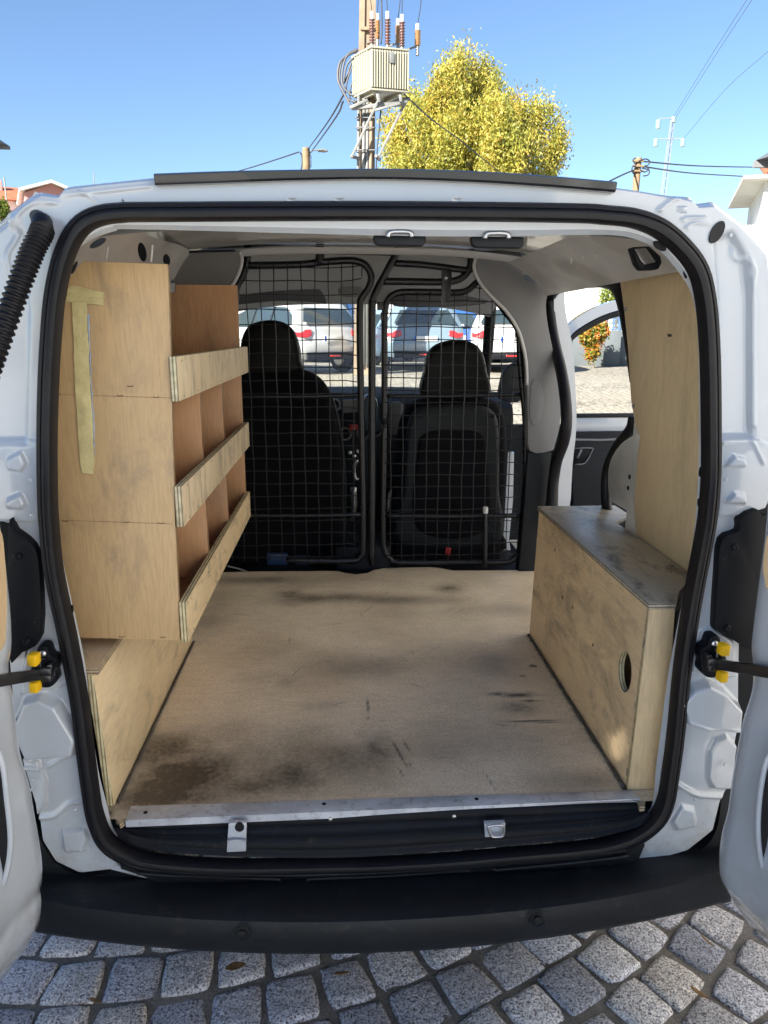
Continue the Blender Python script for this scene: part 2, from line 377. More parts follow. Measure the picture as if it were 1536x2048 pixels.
ridge([(1320,420),(1350,398),(1380,390),(1394,388)], 0.004, 4)
ridge([(1366,440),(1380,436),(1412,436)], 0.003, 3); ridge([(1374,456),(1388,446),(1418,446)], 0.003, 3)
ridge([(1474,500),(1476,515),(1500,522),(1510,545),(1506,590),(1506,850)], 0.004, 4)
pad([(1360,414),(1374,414),(1374,424),(1360,424)], 0.004, 3)
# header dimples
for hx in (585, 680, 915): pad([(hx-6,398),(hx+6,398),(hx+6,414),(hx-6,414)], -0.003, 4)

NU, NV = 1400, 64
inn = resample(seal3, NU, True)
# outer loop: for each control pair interpolate along the same control index
idx_s = [0]
ctrl = loop_xz(SEAL, YR)
acc = [0.0]
for i in range(len(SEAL)*10): acc.append(acc[-1]+(seal3[(i+1) % len(seal3)]-seal3[i]).length)
tot = acc[-1]
cf = [acc[i*10]/tot for i in range(len(SEAL))]
# match every outer point with the closest fraction of the seal loop (monotone)
of = []
for q in outer3:
    best = min(range(len(seal3)), key=lambda k: (seal3[k]-q).length); of.append(acc[best]/tot)
for i in range(1, len(of)):
    if of[i] < of[i-1]-0.5: of[i] += 1
    if of[i] <= of[i-1]: of[i] = of[i-1]+0.0008
def outer_at(f):
    f0 = of[0]
    while f < f0: f += 1
    for i in range(len(of)):
        a = of[i]; b = of[i+1] if i+1 < len(of) else of[0]+1
        if a <= f <= b: return outer3[i].lerp(outer3[(i+1) % len(outer3)], (f-a)/max(1e-9, b-a))
    return outer3[-1].lerp(outer3[0], 0.5)
A = np.array([list(v) for v in inn]); B = np.array([list(outer_at(i/NU)) for i in range(NU)])
ts = np.linspace(0, 1, NV+1)
G = A[None]*(1-ts)[:, None, None]+B[None]*ts[:, None, None]
h = np.zeros(G.shape[:2]); gx, gz = G[..., 0], G[..., 2]
for kind, geo, hh, soft in FEAT:
    if kind == 'pad': d = poly_dist(gx, gz, geo); h += hh*(1-sst(-soft*0.4, soft, d))
    else: d = line_dist(gx, gz, geo); h += hh*np.exp(-(d/soft)**2)
low = sst(0.75, 0.45, gz)      # the lower pillars stand out a little further back than the seal plane
G[..., 1] = YR-h+0.022*sst(0.0, 0.35, ts)[:, None]*0+0.030*sst(0.82, 1.0, ts)[:, None]*(gz > 1.0)
mb = MB(); vs = [tuple(v) for row in G for v in row]
fs = [(i*NU+k, i*NU+(k+1) % NU, (i+1)*NU+(k+1) % NU, (i+1)*NU+k) for i in range(NV) for k in range(NU)]
mb.add(vs, fs); frame_o = mb.build('rear_frame', M['white'], van, smooth='all')

# ---- exterior shell (roof and flanks), closes the load space against daylight
def shell_section(y, wr, zr, ws):
    """from the left sill over the roof to the right sill"""
    g = []
    for t in (0.30, 0.6, 0.95, 1.2, 1.4): g.append((-ws+0.02*max(0, t-0.9), t))
    for a in range(0, 91, 15): g.append((-wr+0.10-0.10*math.cos(R(a))-(ws-wr)*(1-a/90)*0.6, zr-0.13+0.13*math.sin(R(a))-0.0))
    for u in (-0.6, -0.3, 0, 0.3, 0.6): g.append((u*wr*0.9, zr+0.02*(1-u*u)))
    g = g[:12]+g[12:]
    half = g[:12]; mid = g[12:]
    return [Vector((XC+x, y, z)) for x, z in half+mid+[(-x, z) for x, z in reversed(half)]]
edge = [Vector(v) for v in G[-1]]          # outer edge of the painted frame
k0 = min(range(NU), key=lambda k: (edge[k]-P(-60,960,Y=YR)).length); k1 = min(range(NU), key=lambda k: (edge[k]-P(1580,900,Y=YR)).length)
rim = [edge[(k1+j) % NU] for j in range((k0-k1) % NU+1)][::-1] if False else None
order = []; k = k0
while k != k1: order.append(edge[k]); k = (k+1) % NU
if max(v.z for v in order) < 1.6:
    order = []; k = k1
    while k != k0: order.append(edge[k]); k = (k+1) % NU
def cl_(v): return max(-0.845, min(0.845, v))
secs = [[Vector((XC+cl_((p.x-XC)*sx), p.y+dy, p.z+dz*min(1, max(0, (p.z-1.2)/0.4)))) for p in order] for dy, dz, sx in ((0,0,1),(0.012,0.002,1.01),(0.04,0.006,1.03),(0.14,0.018,1.10),(0.45,0.062,1.2),(0.75,0.098,1.25))]
MB().loft(secs, closed=False).build('body_shell', M['white'], van, smooth=True)
secs2 = [shell_section(y, wr, zr, ws) for y, wr, zr, ws in ((2.05,0.70,1.83,0.845),(2.6,0.70,1.845,0.845),(3.1,0.69,1.835,0.845),(3.55,0.66,1.75,0.845))]
nS = len(secs2[0])
MB().loft([s[5:] [:nS-10] for s in secs2], closed=False).build('roof_skin', M['white'], van, smooth=True)
MB().loft([s[:6] for s in secs2], closed=False).build('side_panel', M['white'], van, smooth=True)
# black finisher strip along the roof edge
top = smooth_path(PX([(309,349),(450,344),(600,341),(765,339),(930,343),(1080,352),(1232,365)], Y=YR-0.012), 8)
bot = smooth_path(PX([(311,371),(450,366),(600,361),(765,359),(930,364),(1080,373),(1229,385)], Y=YR-0.012), 8)
rings = []
for a, b in zip(top, bot):
    n = Vector((0,-1,0)); rings.append([a+Vector((0,0.05,0.004)), a+n*0.002+Vector((0,0,0.001)), a.lerp(b,0.12)+n*0.007, a.lerp(b,0.8)+n*0.006, b+n*0.003, b+Vector((0,0.006,0)), b+Vector((0,0.05,0.004))])
MB().loft(rings, True, True).build('roof_edge_strip', M['gloss_black'], van, smooth=True)

# ---- rubber seal
prof = []
path = resample(seal3, 420, True)
cen = Vector((XC, YR, 1.05))
rings = []
for i, p in enumerate(path):
    t = (path[(i+1) % 420]-path[i-1]).normalized(); n = Vector((t.z, 0, -t.x))
    if n.dot(cen-p) > 0: n = -n
    w = 0.0140
    pr = [(-1.0,0.012),(-1.0,-0.010),(-0.75,-0.0175),(-0.2,-0.020),(0.15,-0.0185),(0.25,-0.0165),(0.35,-0.0185),(0.75,-0.017),(1.0,-0.010),(1.0,0.012)]
    rings.append([p+n*(w*a)+Vector((0, b, 0)) for a, b in pr])
rings.append(rings[0])
MB().loft(rings, True).build('door_seal', M['rubber'], van, smooth=True)

# ---- white flange inside the seal
FL = [(293,459),(765,471),(1000,473),(1150,470),(1220,470),(1266,477),(1314,498),(1347,531),(1379,579),(1392,631),(1396,690),(1398,760),(1398,880),(1396,950),(1393,1010),(1386,1080),
      (1363,1208),(1338,1340),(1321,1466),(1311,1545),(1306,1600),(1290,1628),(1240,1650)]
FLl = [(235,1672),(224,1650),(214,1610),(196,1536),(182,1438),(172,1340),(158,1265),(143,1200),(126,1120),(116,1030),(112,950),(111,880),(111,790),(113,700),(117,628),(126,570),(148,514),(172,486),(228,463)]
loop = FLl+FL
inn_f = smooth_path(PX(loop, Y=YR+0.02), 8)
rings = [[], [], [], []]
for q in inn_f:
    k = min(range(len(path)), key=lambda j: (path[j]-q).length_squared); s = path[k]
    s0 = Vector((s.x, YR+0.004, s.z))
    rings[0].append(s0); rings[1].append(s0.lerp(q, 0.75)+Vector((0, -0.008, 0))); rings[2].append(q); rings[3].append(q+(s0-q).normalized()*0.045+Vector((0, 0.055, 0)))
MB().loft(rings, closed=False).build('opening_flange', M['white'], van, smooth=True)
# dark slots and holes on the flange and pillars
def disc(px, py, rx, ry, Y, ang=0, th=0.004):
    c = P(px, py, Y=Y); k = Y/FPX*1.05; g = []
    for i in range(20):
        a = 6.2832*i/20; x, z = rx*k*math.cos(a), ry*k*math.sin(a)
        g.append(c+Vector((x*math.cos(ang)-z*math.sin(ang), 0, x*math.sin(ang)+z*math.cos(ang))))
    return MB().prism(g, (0, th, 0))
for a in ((855,452,9,6,YR+0.009,0),(940,453,9,6,YR+0.009,0),(195,486,16,5,YR+0.006,0.5),(1320,492,14,6,YR+0.006,-0.55)):
    disc(*a).build('drain_hole', M['rubber'], van)
disc(1435,464,11,21,YR-0.004,-0.45).build('wiring_hole', M['rubber'], van)
for a in ((148,535,2.5,12,YR+0.01,-0.5),(1370,543,2.5,13,YR+0.01,0.35),(1402,944,3,10,YR+0.01,0),(1399,1006,3,9,YR+0.012,0.1),(1373,1203,3.5,10,YR+0.014,-0.12),(107,1010,2.5,10,YR+0.002,0),(143,1220,3,10,YR+0.002,-0.1)):
    disc(*a).build('clip_slot', M['rubber'], van)

for px, py in ((30,500),(26,560),(24,640),(24,720),(22,800),(60,960),(62,1030),(1500,640),(1502,720),(1504,800),(1462,470),(1452,960),(62,1580),(64,1560),(1450,1530),(1390,1600),(150,1620)):
    MB().lathe([(0.0035,0.001),(0.0035,-0.0002),(0.0024,-0.0009),(0.001,-0.0004)], P(px, py, Y=YR-(0.018 if 1500 < py or 900 < py < 1040 else 0.0)+(0.016 if px < 40 and py < 880 or px > 1495 else 0.0)), 10, 'Y').build('spot_weld', M['white'], frame_o, smooth='all')
# ---- hinge pocket covers, dark shut gap
for pts in ([(16,1056),(30,1062),(66,1092),(78,1140),(80,1274),(42,1306),(16,1310)], [(1530,1040),(1482,1036),(1478,1062),(1444,1080),(1436,1150),(1430,1250),(1436,1262),(1466,1280),(1530,1290)]):
    MB().prism(smooth_path(PX(pts, Y=YR-0.020), 3, True), (0, 0.03, 0)).build('hinge_cover', M['black'], van, bevel=0.002)
for px, py in ((35,1113),(53,1283),(1470,1094),(1455,1256)):
    c = P(px, py, Y=YR-0.022); MB().lathe([(0.0065,0.004),(0.0065,-0.001),(0.004,-0.003),(0.001,-0.002)], c, 12, 'Y').build('hinge_bolt', M['black'], van, smooth=True)
MB().bb(-0.92, -0.58, YR+0.045, YR+0.055, 0.36, 1.24).build('shut_gap_shade', M['black'], van)  # black backing sheets stand in for the shade of the open shut gap
MB().bb(XC+0.655, XC+0.92, YR+0.045, YR+0.055, 0.36, 1.24).build('shut_gap_shade', M['black'], van)
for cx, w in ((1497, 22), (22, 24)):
    MB().prism(PX([(cx-w,1030 if cx > 700 else 1052),(cx+w+20,1030),(cx+w+20,1600),(cx-w+30 if cx < 700 else cx-w-10,1560)], Y=YR+0.012), (0,0.01,0)).build('shut_gap_shade', M['black'], van)

# ---- door check straps
for side, (bx, by) in ((-1, (88,1338)), (1, (1427,1318))):
    pts = [(-14,-40),(-6,-46),(6,-42),(12,-26),(22,-20),(26,-4),(22,10),(24,26),(10,38),(-10,36),(-24,24),(-28,4),(-20,-14)]
    g = PX([(bx-side*a, by+b) for a, b in pts], Y=YR-0.034)
    br = MB().prism(smooth_path(g, 3, True), (0, 0.03, 0)).build('check_strap', M['black'], van, bevel=0.003)
    mb = MB(); rr = random.Random(3)
    for dx, dy, w, hh, dp in ((2,0,34,16,.03),(-8,-12,16,18,.024),(8,14,20,14,.026),(-14,6,14,24,.02),(14,2,10,30,.018)):
        mb.box(P(bx-side*dx, by+dy, Y=YR-0.045), (w*S_, dp, hh*S_), 0.1*dx/10)
    a = P(bx+side*8, by+10, Y=YR-0.05); b_ = P(bx+side*84, by+22, Y=1.12)
    mb.bar(a, a+(b_-a)*1.6, 0.012, 0.020)
    mb.build('strap_arm', M['gloss_black'], br, bevel=0.002)
    MB().lathe([(0.006,0.0),(0.006,-0.004),(0.003,-0.006)], P(bx-side*-1, by-32, Y=YR-0.036), 12, 'Y').build('bolt', M['steel'], br, smooth=True)
    for dx, dy, w, hh in ((20,-20,18,24),(17,34,16,22)):
        p = P(bx+side*dx, by+dy, Y=YR-0.06)
        MB().box(p, (w*S_, 0.020, hh*S_), 0.15*side, 0, 0.06).build('strap_stop', M['yellow'], br, bevel=0.003)
        
# ---- corrugated hose to the door
hp = smooth_path([P(72,432,Y=YR+0.01), P(82,440,Y=YR-0.02), P(84,462,Y=YR-0.045), P(66,500,Y=YR-0.06), P(46,550,Y=YR-0.075), P(22,615,Y=YR-0.09), P(-5,690,Y=YR-0.11), P(-30,760,Y=YR-0.14)], 40)
L = len(hp)
def hr(t):
    if t < 0.18: return 0.011
    if t < 0.26: return 0.016
    return 0.0165+0.0022*math.sin(t*L*0.9)
MB().tube(hp, hr, 16).build('cable_hose', M['rubber'], van, smooth='all')

# ---- sill: bumper step, trim, brackets
def by(x, base): return base+0.085*((x-XC)/0.72)**2
rows = [(1.262,0.398),(1.235,0.402),(1.19,0.406),(1.160,0.4075),(1.145,0.402),(1.140,0.392),(1.142,0.360),(1.146,0.335),(1.152,0.322),(1.17,0.312),(1.25,0.305),(1.27,0.30)]
rows = [(1.300,0.398),(1.262,0.399)]+rows[1:]
g = []
for i in range(61):
    x = XC-0.86+1.72*i/60; u = abs(x-XC)/0.72
    g.append([Vector((x, y+(0.085*((x-XC)/0.72)**2 if j > 1 else 0.0), z+(0.020*min(1, u)**6 if 1 < j < 6 else 0)+0.006*u*u*(j > 6))) for j, (y, z) in enumerate(rows)])
bump_o = MB().loft(g, closed=False).build('rear_bumper', M['bumper'], van, smooth=True)
for px, py in ((483,1867),(1075,1839)):
    c = P(px, py, Y=1.146)
    MB().tube([c+Vector((0.0145*math.cos(a*0.2618), -0.001, 0.0145*math.sin(a*0.2618))) for a in range(24)], 0.0022, 6, True).build('sensor_cap', M['bumper'], bump_o, smooth=True)
    MB().lathe([(0.0065,0.003),(0.0065,-0.0015),(0.004,-0.002)], c, 14, 'Y').build('sensor_cap', M['bumper'], bump_o, smooth=True)
# bumper side wings up beside the white pillars
for pts in ([(40,1600),(86,1690),(112,1727),(160,1751),(222,1744),(232,1720),(262,1716),(300,1740),(300,1800),(60,1830)], [(1240,1705),(1300,1682),(1312,1680),(1322,1697),(1375,1706),(1412,1692),(1436,1650),(1452,1560),(1500,1560),(1500,1790),(1240,1790)]):
    MB().prism(smooth_path(PX(pts, Y=YR+0.004), 4, True), (0, 0.02, 0)).build('bumper_wing', M['bumper'], van)
# ridged trim lines below the seal
MB().prism(PX([(236,1710),(262,1722),(300,1730),(500,1738),(765,1735),(1036,1716),(1220,1696),(1262,1682),(1290,1690),(1270,1735),(1036,1778),(765,1788),(500,1790),(330,1772),(286,1752),(242,1738)], Y=YR-0.014), (0,0.008,0)).build('bumper_trim', M['bumper'], van)
for pts, r_ in (([(275,1746),(330,1750),(400,1752),(548,1758),(556,1761)], 0.004), ([(616,1762),(624,1758),(765,1752),(925,1740),(932,1742)], 0.004), ([(985,1737),(995,1740),(1010,1738),(1130,1727),(1256,1712)], 0.004),
                ([(232,1712),(280,1734),(400,1744),(560,1749),(640,1748),(765,1743),(930,1731),(1100,1716),(1250,1700)], 0.0055)):
    MB().tube(smooth_path(PX(pts, Y=YR-0.022), 6), r_, 8).build('bumper_rib', M['bumper'], van, smooth='all')
# black inner sill trim as a ribbed sheet that drops from the floor edge to the seal
tl = [(232,1656),(246,1668),(290,1692),(400,1706),(560,1712),(673,1712),(765,1708),(900,1698),(1036,1687),(1180,1672),(1270,1652),(1300,1628)]
tr = [(236,1650),(250,1653),(280,1650),(400,1642),(560,1634),(673,1629),(765,1625),(900,1620),(1036,1616),(1180,1611),(1270,1610),(1290,1612)]
lo = resample(smooth_path(PX(tl, Y=YR-0.004), 6), 90); up = resample(smooth_path(PX(tr, Y=YR+0.012), 6), 90)
rings = []
for a, b in zip(up, lo):
    ring = []
    for k in range(25):
        t = k/24; p = a.lerp(b, t); ring.append(p+Vector((0, 0.010*(1-t)-0.005*abs(math.sin(t*3.14159*3.5))**0.5-0.004*(0.42 < t < 0.5), 0)))
    rings.append(ring)
MB().loft(rings, closed=False).build('sill_trim', M['black'], van, smooth=True)
# striker bracket and tie-down loop on the sill
br = MB().prism(PX([(457,1647),(493,1646),(492,1703),(453,1705)], Y=YR-0.010), (0,0.012,0)).build('lock_bracket', M['white'], van, bevel=0.0015)
disc(479,1655,10,11,YR-0.012).build('lock_hole', M['rubber'], br)
MB().tube(PX([(455,1681),(465,1678),(482,1678),(493,1681)], Y=YR-0.014), 0.002, 6).build('lock_rib', M['steel'], br)
br = MB().prism(PX([(969,1648),(1011,1646),(1010,1672),(970,1675)], Y=YR-0.010), (0,0.012,0)).build('striker_plate', M['white'], van, bevel=0.0015)
MB().tube(smooth_path(PX([(976,1655),(980,1652),(1003,1650),(1008,1657),(1007,1668),(1002,1673),(984,1673),(980,1666)], Y=YR-0.020), 4, True), 0.0028, 8, True).build('striker_loop', M['steel'], br, smooth='all')
br_ = [MB().lathe([(0.004,0),(0.004,-0.003),(0.002,-0.004)], P(px, py, Y=YR-0.006), 10, 'Y').build('sill_screw', M['steel'], van, smooth=True) for px, py in ((661,1637),(908,1632))]
for px, py in ((240,1725),):
    MB().lathe([(0.005,0),(0.005,-0.003),(0.002,-0.005)], P(px, py, Y=YR-0.004), 10, 'Y').build('bumper_screw', M['steel'], van, smooth=True)
# striker plates on the header
for pts, lp in (([(746,470),(852,470),(852,484),(846,492),(756,490),(748,484)], (800,468)), ([(942,472),(1048,474),(1048,488),(1042,496),(952,494),(944,488)], (994,471))):
    pl = MB().prism(PX(pts, Y=YR+0.030), (0,0.02,0)).build('latch_plate', M['trim_dark'], van, bevel=0.003)
    cx, cy = lp
    MB().tube(smooth_path(PX([(cx-24,cy+6),(cx-22,cy-2),(cx-12,cy-5),(cx+12,cy-5),(cx+22,cy-2),(cx+24,cy+6)], Y=YR+0.010), 4), 0.0042, 8).build('latch_loop', M['steel'], pl, smooth='all')

# ---- rear doors, swung open towards the camera
def rear_door(side, edge_px, wood, dark, skew):
    Y0 = 1.15
    sil = smooth_path(PX(edge_px, Y=Y0), 4)
    rings = []
    for k, (dy, dx) in enumerate(((0.0, 0.020), (0.0, 0.004), (-0.012, -0.001), (-0.035, 0.0), (-0.075, 0.012), (-0.11, 0.016), (-0.35, 0.030), (-0.58, 0.045))):
        rings.append([Vector((p.x+side*dx+side*skew*(-dy), Y0+dy, p.z)) for p in sil])
    d = MB().loft(rings, closed=False).build('rear_door', M['white'], van, smooth=True)
    # outer skin, 6 cm further out
    outer = [[Vector((p.x+side*(0.075), p.y, p.z)) for p in rings[0]], [Vector((p.x+side*0.075, p.y, p.z)) for p in rings[-1]]]
    MB().loft([rings[0], outer[0], outer[1]], closed=False).build('door_skin', M['white'], d, smooth=True)
    return d
ld = rear_door(-1, [(-60,960),(-4,985),(6,1060),(14,1110),(22,1180),(27,1240),(28,1290),(22,1325),(23,1352),(32,1400),(40,1470),(47,1515),(64,1572),(72,1620),(80,1665),(88,1715),(89,1745),(84,1775),(87,1795),(84,1830),(68,1868),(48,1895),(20,1930),(-60,1990)], None, None, 0.05)
rd = rear_door(1, [(1600,930),(1538,960),(1534,990),(1524,1080),(1514,1160),(1504,1240),(1499,1290),(1502,1330),(1500,1380),(1482,1440),(1470,1500),(1460,1560),(1452,1620),(1440,1665),(1434,1715),(1436,1750),(1448,1775),(1462,1800),(1484,1828),(1510,1852),(1540,1876),(1600,1910)], None, None, 0.05)
for d, wood, dark, sx in ((ld, [(-40,1040),(0,1058),(10,1120),(14,1190),(12,1250),(6,1295),(-40,1320)], [(-40,1500),(0,1512),(14,1600),(21,1680),(14,1740),(-4,1790),(-40,1830)], -1),
                          (rd, [(1580,1050),(1538,1065),(1528,1110),(1526,1140),(1530,1160),(1536,1178),(1580,1200)], [(1580,1490),(1540,1508),(1524,1560),(1516,1640),(1520,1710),(1536,1760),(1580,1800)], 1)):
    w = smooth_path(PX(wood, Y=1.06), 4, True); k = smooth_path(PX(dark, Y=1.05), 4, True)
    MB().prism(w, (sx*0.02, 0.008, 0)).build('door_lining', M['ply_end'], d)
    MB().prism(k, (sx*0.02, 0.008, 0)).build('door_pocket', M['rubber'], d)
    MB().tube(k, 0.005, 6, True).build('door_pocket_rim', M['white'], d, smooth='all')
# ================================================================== INSIDE THE VAN
FZ = 0.53
# floor sheet with its stains (a fine grid carries a dirt amount per point)
def vnoise(x, y, s, seed):
    r_ = np.random.RandomState(seed); T = r_.rand(256, 256); x = x*s; y = y*s
    xi = np.floor(x).astype(int); yi = np.floor(y).astype(int); fx = x-xi; fy = y-yi; fx = fx*fx*(3-2*fx); fy = fy*fy*(3-2*fy)
    g = lambda a, b: T[a % 256, b % 256]
    return (g(xi, yi)*(1-fx)+g(xi+1, yi)*fx)*(1-fy)+(g(xi, yi+1)*(1-fx)+g(xi+1, yi+1)*fx)*fy
def fbm(x, y, s, seed, oct_=5):
    v = 0; a = 0.5
    for k in range(oct_): v = v+a*vnoise(x, y, s*2**k, seed+k); a *= 0.5
    return v
x0, x1, y0, y1 = -0.50, 0.80, 1.298, 2.835
nx, ny = 330, 390
X, Yg = np.meshgrid(np.linspace(0, 1, nx), np.linspace(0, 1, ny))
far_px = [(380,1146),(500,1143),(640,1142),(675,1142),(690,1146),(712,1149),(735,1146),(748,1140),(768,1136),(860,1134),(880,1136),(905,1141),(960,1141),(1068,1140),(1180,1139)]
fx_ = [P(a, b, Z=FZ).x for a, b in far_px]; fy_ = [P(a, b, Z=FZ).y for a, b in far_px]
xx = x0+(x1-x0)*X; yend = np.interp(xx, fx_, fy_); yy = y0+(yend-y0)*Yg
def fp(px, py): v = P(px, py, Z=FZ); return v.x, v.y
dirt = np.zeros_like(xx)
def blob(px, py, rx, ry, a, ang=0.0, p=1.0, ns=30, seed=1):
    global dirt
    cx, cy = fp(px, py); dx, dy = xx-cx, yy-cy; c, s = math.cos(ang), math.sin(ang)
    u = (dx*c+dy*s)/rx; v = (-dx*s+dy*c)/ry
    n = fbm(xx+seed, yy, ns, seed)
    dirt = np.maximum(dirt, a*np.clip(np.exp(-(u*u+v*v)**p)*(0.35+1.35*n), 0, 1)) if a > 0.5 else dirt+1.4*a*np.exp(-(u*u+v*v)**p)*(0.15+1.6*n)
blob(360,1500,0.20,0.13,0.50,seed=3,ns=9); blob(520,1560,0.22,0.09,0.42,seed=4,ns=9); blob(640,1480,0.10,0.13,0.30,seed=5,ns=8); blob(335,1560,0.05,0.05,0.50,seed=6,ns=30); blob(300,1600,0.10,0.03,0.4,seed=16,ns=20)
blob(660,1196,0.16,0.05,0.45,seed=7,ns=8); blob(800,1200,0.16,0.045,0.38,seed=8,ns=8); blob(900,1178,0.06,0.05,0.42,seed=9,ns=12); blob(1010,1220,0.12,0.07,0.26,seed=10,ns=8)
blob(730,1335,0.16,0.08,0.30,seed=11,ns=8); blob(580,1190,0.05,0.12,0.25,seed=12); blob(560,1360,0.10,0.05,0.18,seed=13); blob(750,1500,0.05,0.16,0.25,seed=14); blob(1000,1330,0.12,0.09,0.22,seed=15,ns=8)
blob(500,1160,0.30,0.05,0.30,seed=17,ns=7); blob(420,1230,0.06,0.2,0.25,seed=18,ns=10); blob(900,1500,0.3,0.06,0.18,seed=21,ns=8); blob(1150,1560,0.12,0.04,0.30,seed=22,ns=10); blob(640,1410,0.05,0.03,0.22,seed=19)
blob(1040,1390,0.045,0.014,0.95,seed=23,ns=60); blob(1000,1388,0.03,0.010,0.85,seed=24,ns=60); blob(1066,1332,0.013,0.009,1.0,seed=25,ns=20,p=2); blob(1045,1352,0.012,0.008,0.9,seed=26,ns=20,p=2); blob(1060,1402,0.03,0.007,0.9,seed=27,ns=50)
blob(1062,1442,0.075,0.0035,1.0,0.0,seed=28,ns=40,p=1.5); blob(1090,1445,0.05,0.002,0.7,-0.05,seed=29,ns=80); blob(1040,1415,0.05,0.035,0.62,seed=30,ns=120)
blob(736,1412,0.0028,0.05,0.95,0,seed=31,ns=90,p=1.5); blob(765,1442,0.03,0.0018,0.6,0,seed=32,ns=90); blob(736,1436,0.004,0.008,0.9,0,seed=33)
for k, (a, b, s, t) in enumerate(((795,1500,0.004,0.05),(806,1520,0.003,0.04),(815,1495,0.003,0.035),(788,1488,0.003,0.02),(802,1545,0.002,0.02),(820,1530,0.002,0.015))): blob(a, b, s, t, 0.9, 0.25, seed=40+k, ns=140)
blob(345,1560,0.02,0.03,0.85,seed=50,ns=120); blob(340,1590,0.03,0.012,0.7,seed=51,ns=120); blob(340,1540,0.035,0.01,0.65,seed=52,ns=120)
for k in range(70):
    cx_, cy_ = random.uniform(-0.42, 0.6), random.uniform(1.36, 2.75)
    dx, dy = xx-cx_, yy-cy_; a = random.uniform(0, 3.14); c, s = math.cos(a), math.sin(a)
    L_ = random.choice((0.003, 0.004, 0.02, 0.035)); dirt = np.maximum(dirt, random.uniform(.3, .8)*np.exp(-(((dx*c+dy*s)/L_)**2+((-dx*s+dy*c)/0.0018)**2)))
# grime along both boxes and along the back edge
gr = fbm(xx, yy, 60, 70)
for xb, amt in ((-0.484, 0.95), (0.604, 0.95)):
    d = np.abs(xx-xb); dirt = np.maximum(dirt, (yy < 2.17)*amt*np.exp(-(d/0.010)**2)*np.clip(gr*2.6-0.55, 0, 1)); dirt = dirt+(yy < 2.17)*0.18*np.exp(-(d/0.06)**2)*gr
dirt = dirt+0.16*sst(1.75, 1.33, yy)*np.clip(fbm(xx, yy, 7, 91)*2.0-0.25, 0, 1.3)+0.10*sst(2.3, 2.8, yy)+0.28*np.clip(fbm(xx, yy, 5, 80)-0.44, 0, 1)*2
mb = MB(); mb.add(np.stack([xx, yy, np.full_like(xx, FZ)], -1).reshape(-1, 3).tolist(), [(j*nx+i, j*nx+i+1, (j+1)*nx+i+1, (j+1)*nx+i) for j in range(ny-1) for i in range(nx-1)])
# thickness along the edges
mt, nt, b = nodes('floor_ply'); o = objvec(nt)
at = N(nt, 'ShaderNodeAttribute', attribute_name='dirt')
gx1 = noise(nt, 1.0, objvec(nt, (14,60,60)), 6, 0.75, 0.6)
tone = mix(nt, ramp(nt, noise(nt, 4.0, o, 6, 0.6), [(0.35, 0.0), (0.7, 1.0)]), (0.93,0.775,0.565), (0.77,0.62,0.43))
tone = mix(nt, 1.0, tone, ramp(nt, gx1, [(0.3, 0.90), (0.62, 1.06)]), 'MULTIPLY')
tone = mix(nt, 1.0, tone, ramp(nt, noise(nt, 260, o, 3, 0.7), [(0.32, 0.72), (0.62, 1.15)]), 'MULTIPLY')
tone = mix(nt, math_(nt, 'MINIMUM', math_(nt, 'MULTIPLY', at.outputs['Fac'], ramp(nt, noise(nt, 70, o, 5, 0.75), [(0.3, 0.8), (0.65, 1.12)])), 0.96), tone, (0.05,0.037,0.025))
nt.links.new(tone, b.inputs['Base Color'])
nt.links.new(ramp(nt, noise(nt, 6, o, 5), [(0.3, 0.30), (0.7, 0.52)]), b.inputs['Roughness']); b.inputs['Specular IOR Level'].default_value = 0.45
bump(nt, b, noise(nt, 260, o, 3, 0.7), 0.25, 0.001)
b.inputs['Specular IOR Level'].default_value = 0.8; M['floor'] = mt
fl = mb.build('floor_sheet', M['floor'], van, recalc=False)
a_ = fl.data.attributes.new('dirt', 'FLOAT', 'POINT'); a_.data.foreach_set('value', np.clip(dirt, 0, 1).reshape(-1).astype(np.float32))
MB().prism(PX([(228,1617),(262,1610),(252,1638),(240,1648),(231,1635)], Z=FZ-0.001), (0,0,-0.014)).build('floor_end', M['ply_topl'], van)
MB().prism(PX([(1262,1578),(1292,1582),(1290,1612),(1280,1612)], Z=FZ-0.001), (0,0,-0.014)).build('floor_end', M['ply_topl'], van)
MB().bb(-0.62, 0.80, 1.31, 3.5, FZ-0.03, FZ-0.012).build('load_floor', M['black'], van)
# aluminium edge angle and its screws
an = MB().prism(PX([(262,1612),(1263,1580),(1280,1597),(251,1640)], Z=FZ+0.003), (0,0,-0.0025)).build('sill_strip', M['alu'], van, bevel=0.0006)
A1, A2 = P(251,1640,Z=FZ+0.003), P(1280,1597,Z=FZ+0.003)
MB().prism([A1+Vector((0,-0.001,0)), A2+Vector((0,-0.001,0)), A2+Vector((0,-0.001,-0.016)), A1+Vector((0,-0.001,-0.016))], (0,0.002,0)).build('strip_lip', M['alu'], an)
for px, py in ((291,1625),(648,1608),(953,1598)):
    MB().lathe([(0.0045,0.0),(0.0045,0.0008),(0.002,0.0012)], P(px, py, Z=FZ+0.003), 12).build('strip_screw', M['trim_dark'], an)

# roof and linings
XL, XR = -0.645, 0.80
def roof(y):   # height of the inner roof skin along the van
    return 1.650+0.115*min(1, max(0, (y-1.34)/0.22))**0.7 if y < 1.6 else 1.765+0.025*min(1, (y-1.6)/0.8)
def roof_pt(y, u, dz=0): return Vector((XC+u*0.70, y, roof(y)+dz-0.05*abs(u)**3))
MB().grid(lambda a, b_: roof_pt(1.345+a*1.36, (b_*2-1)), 30, 16).build('roof_metal', M['white_in'], van, smooth=True)
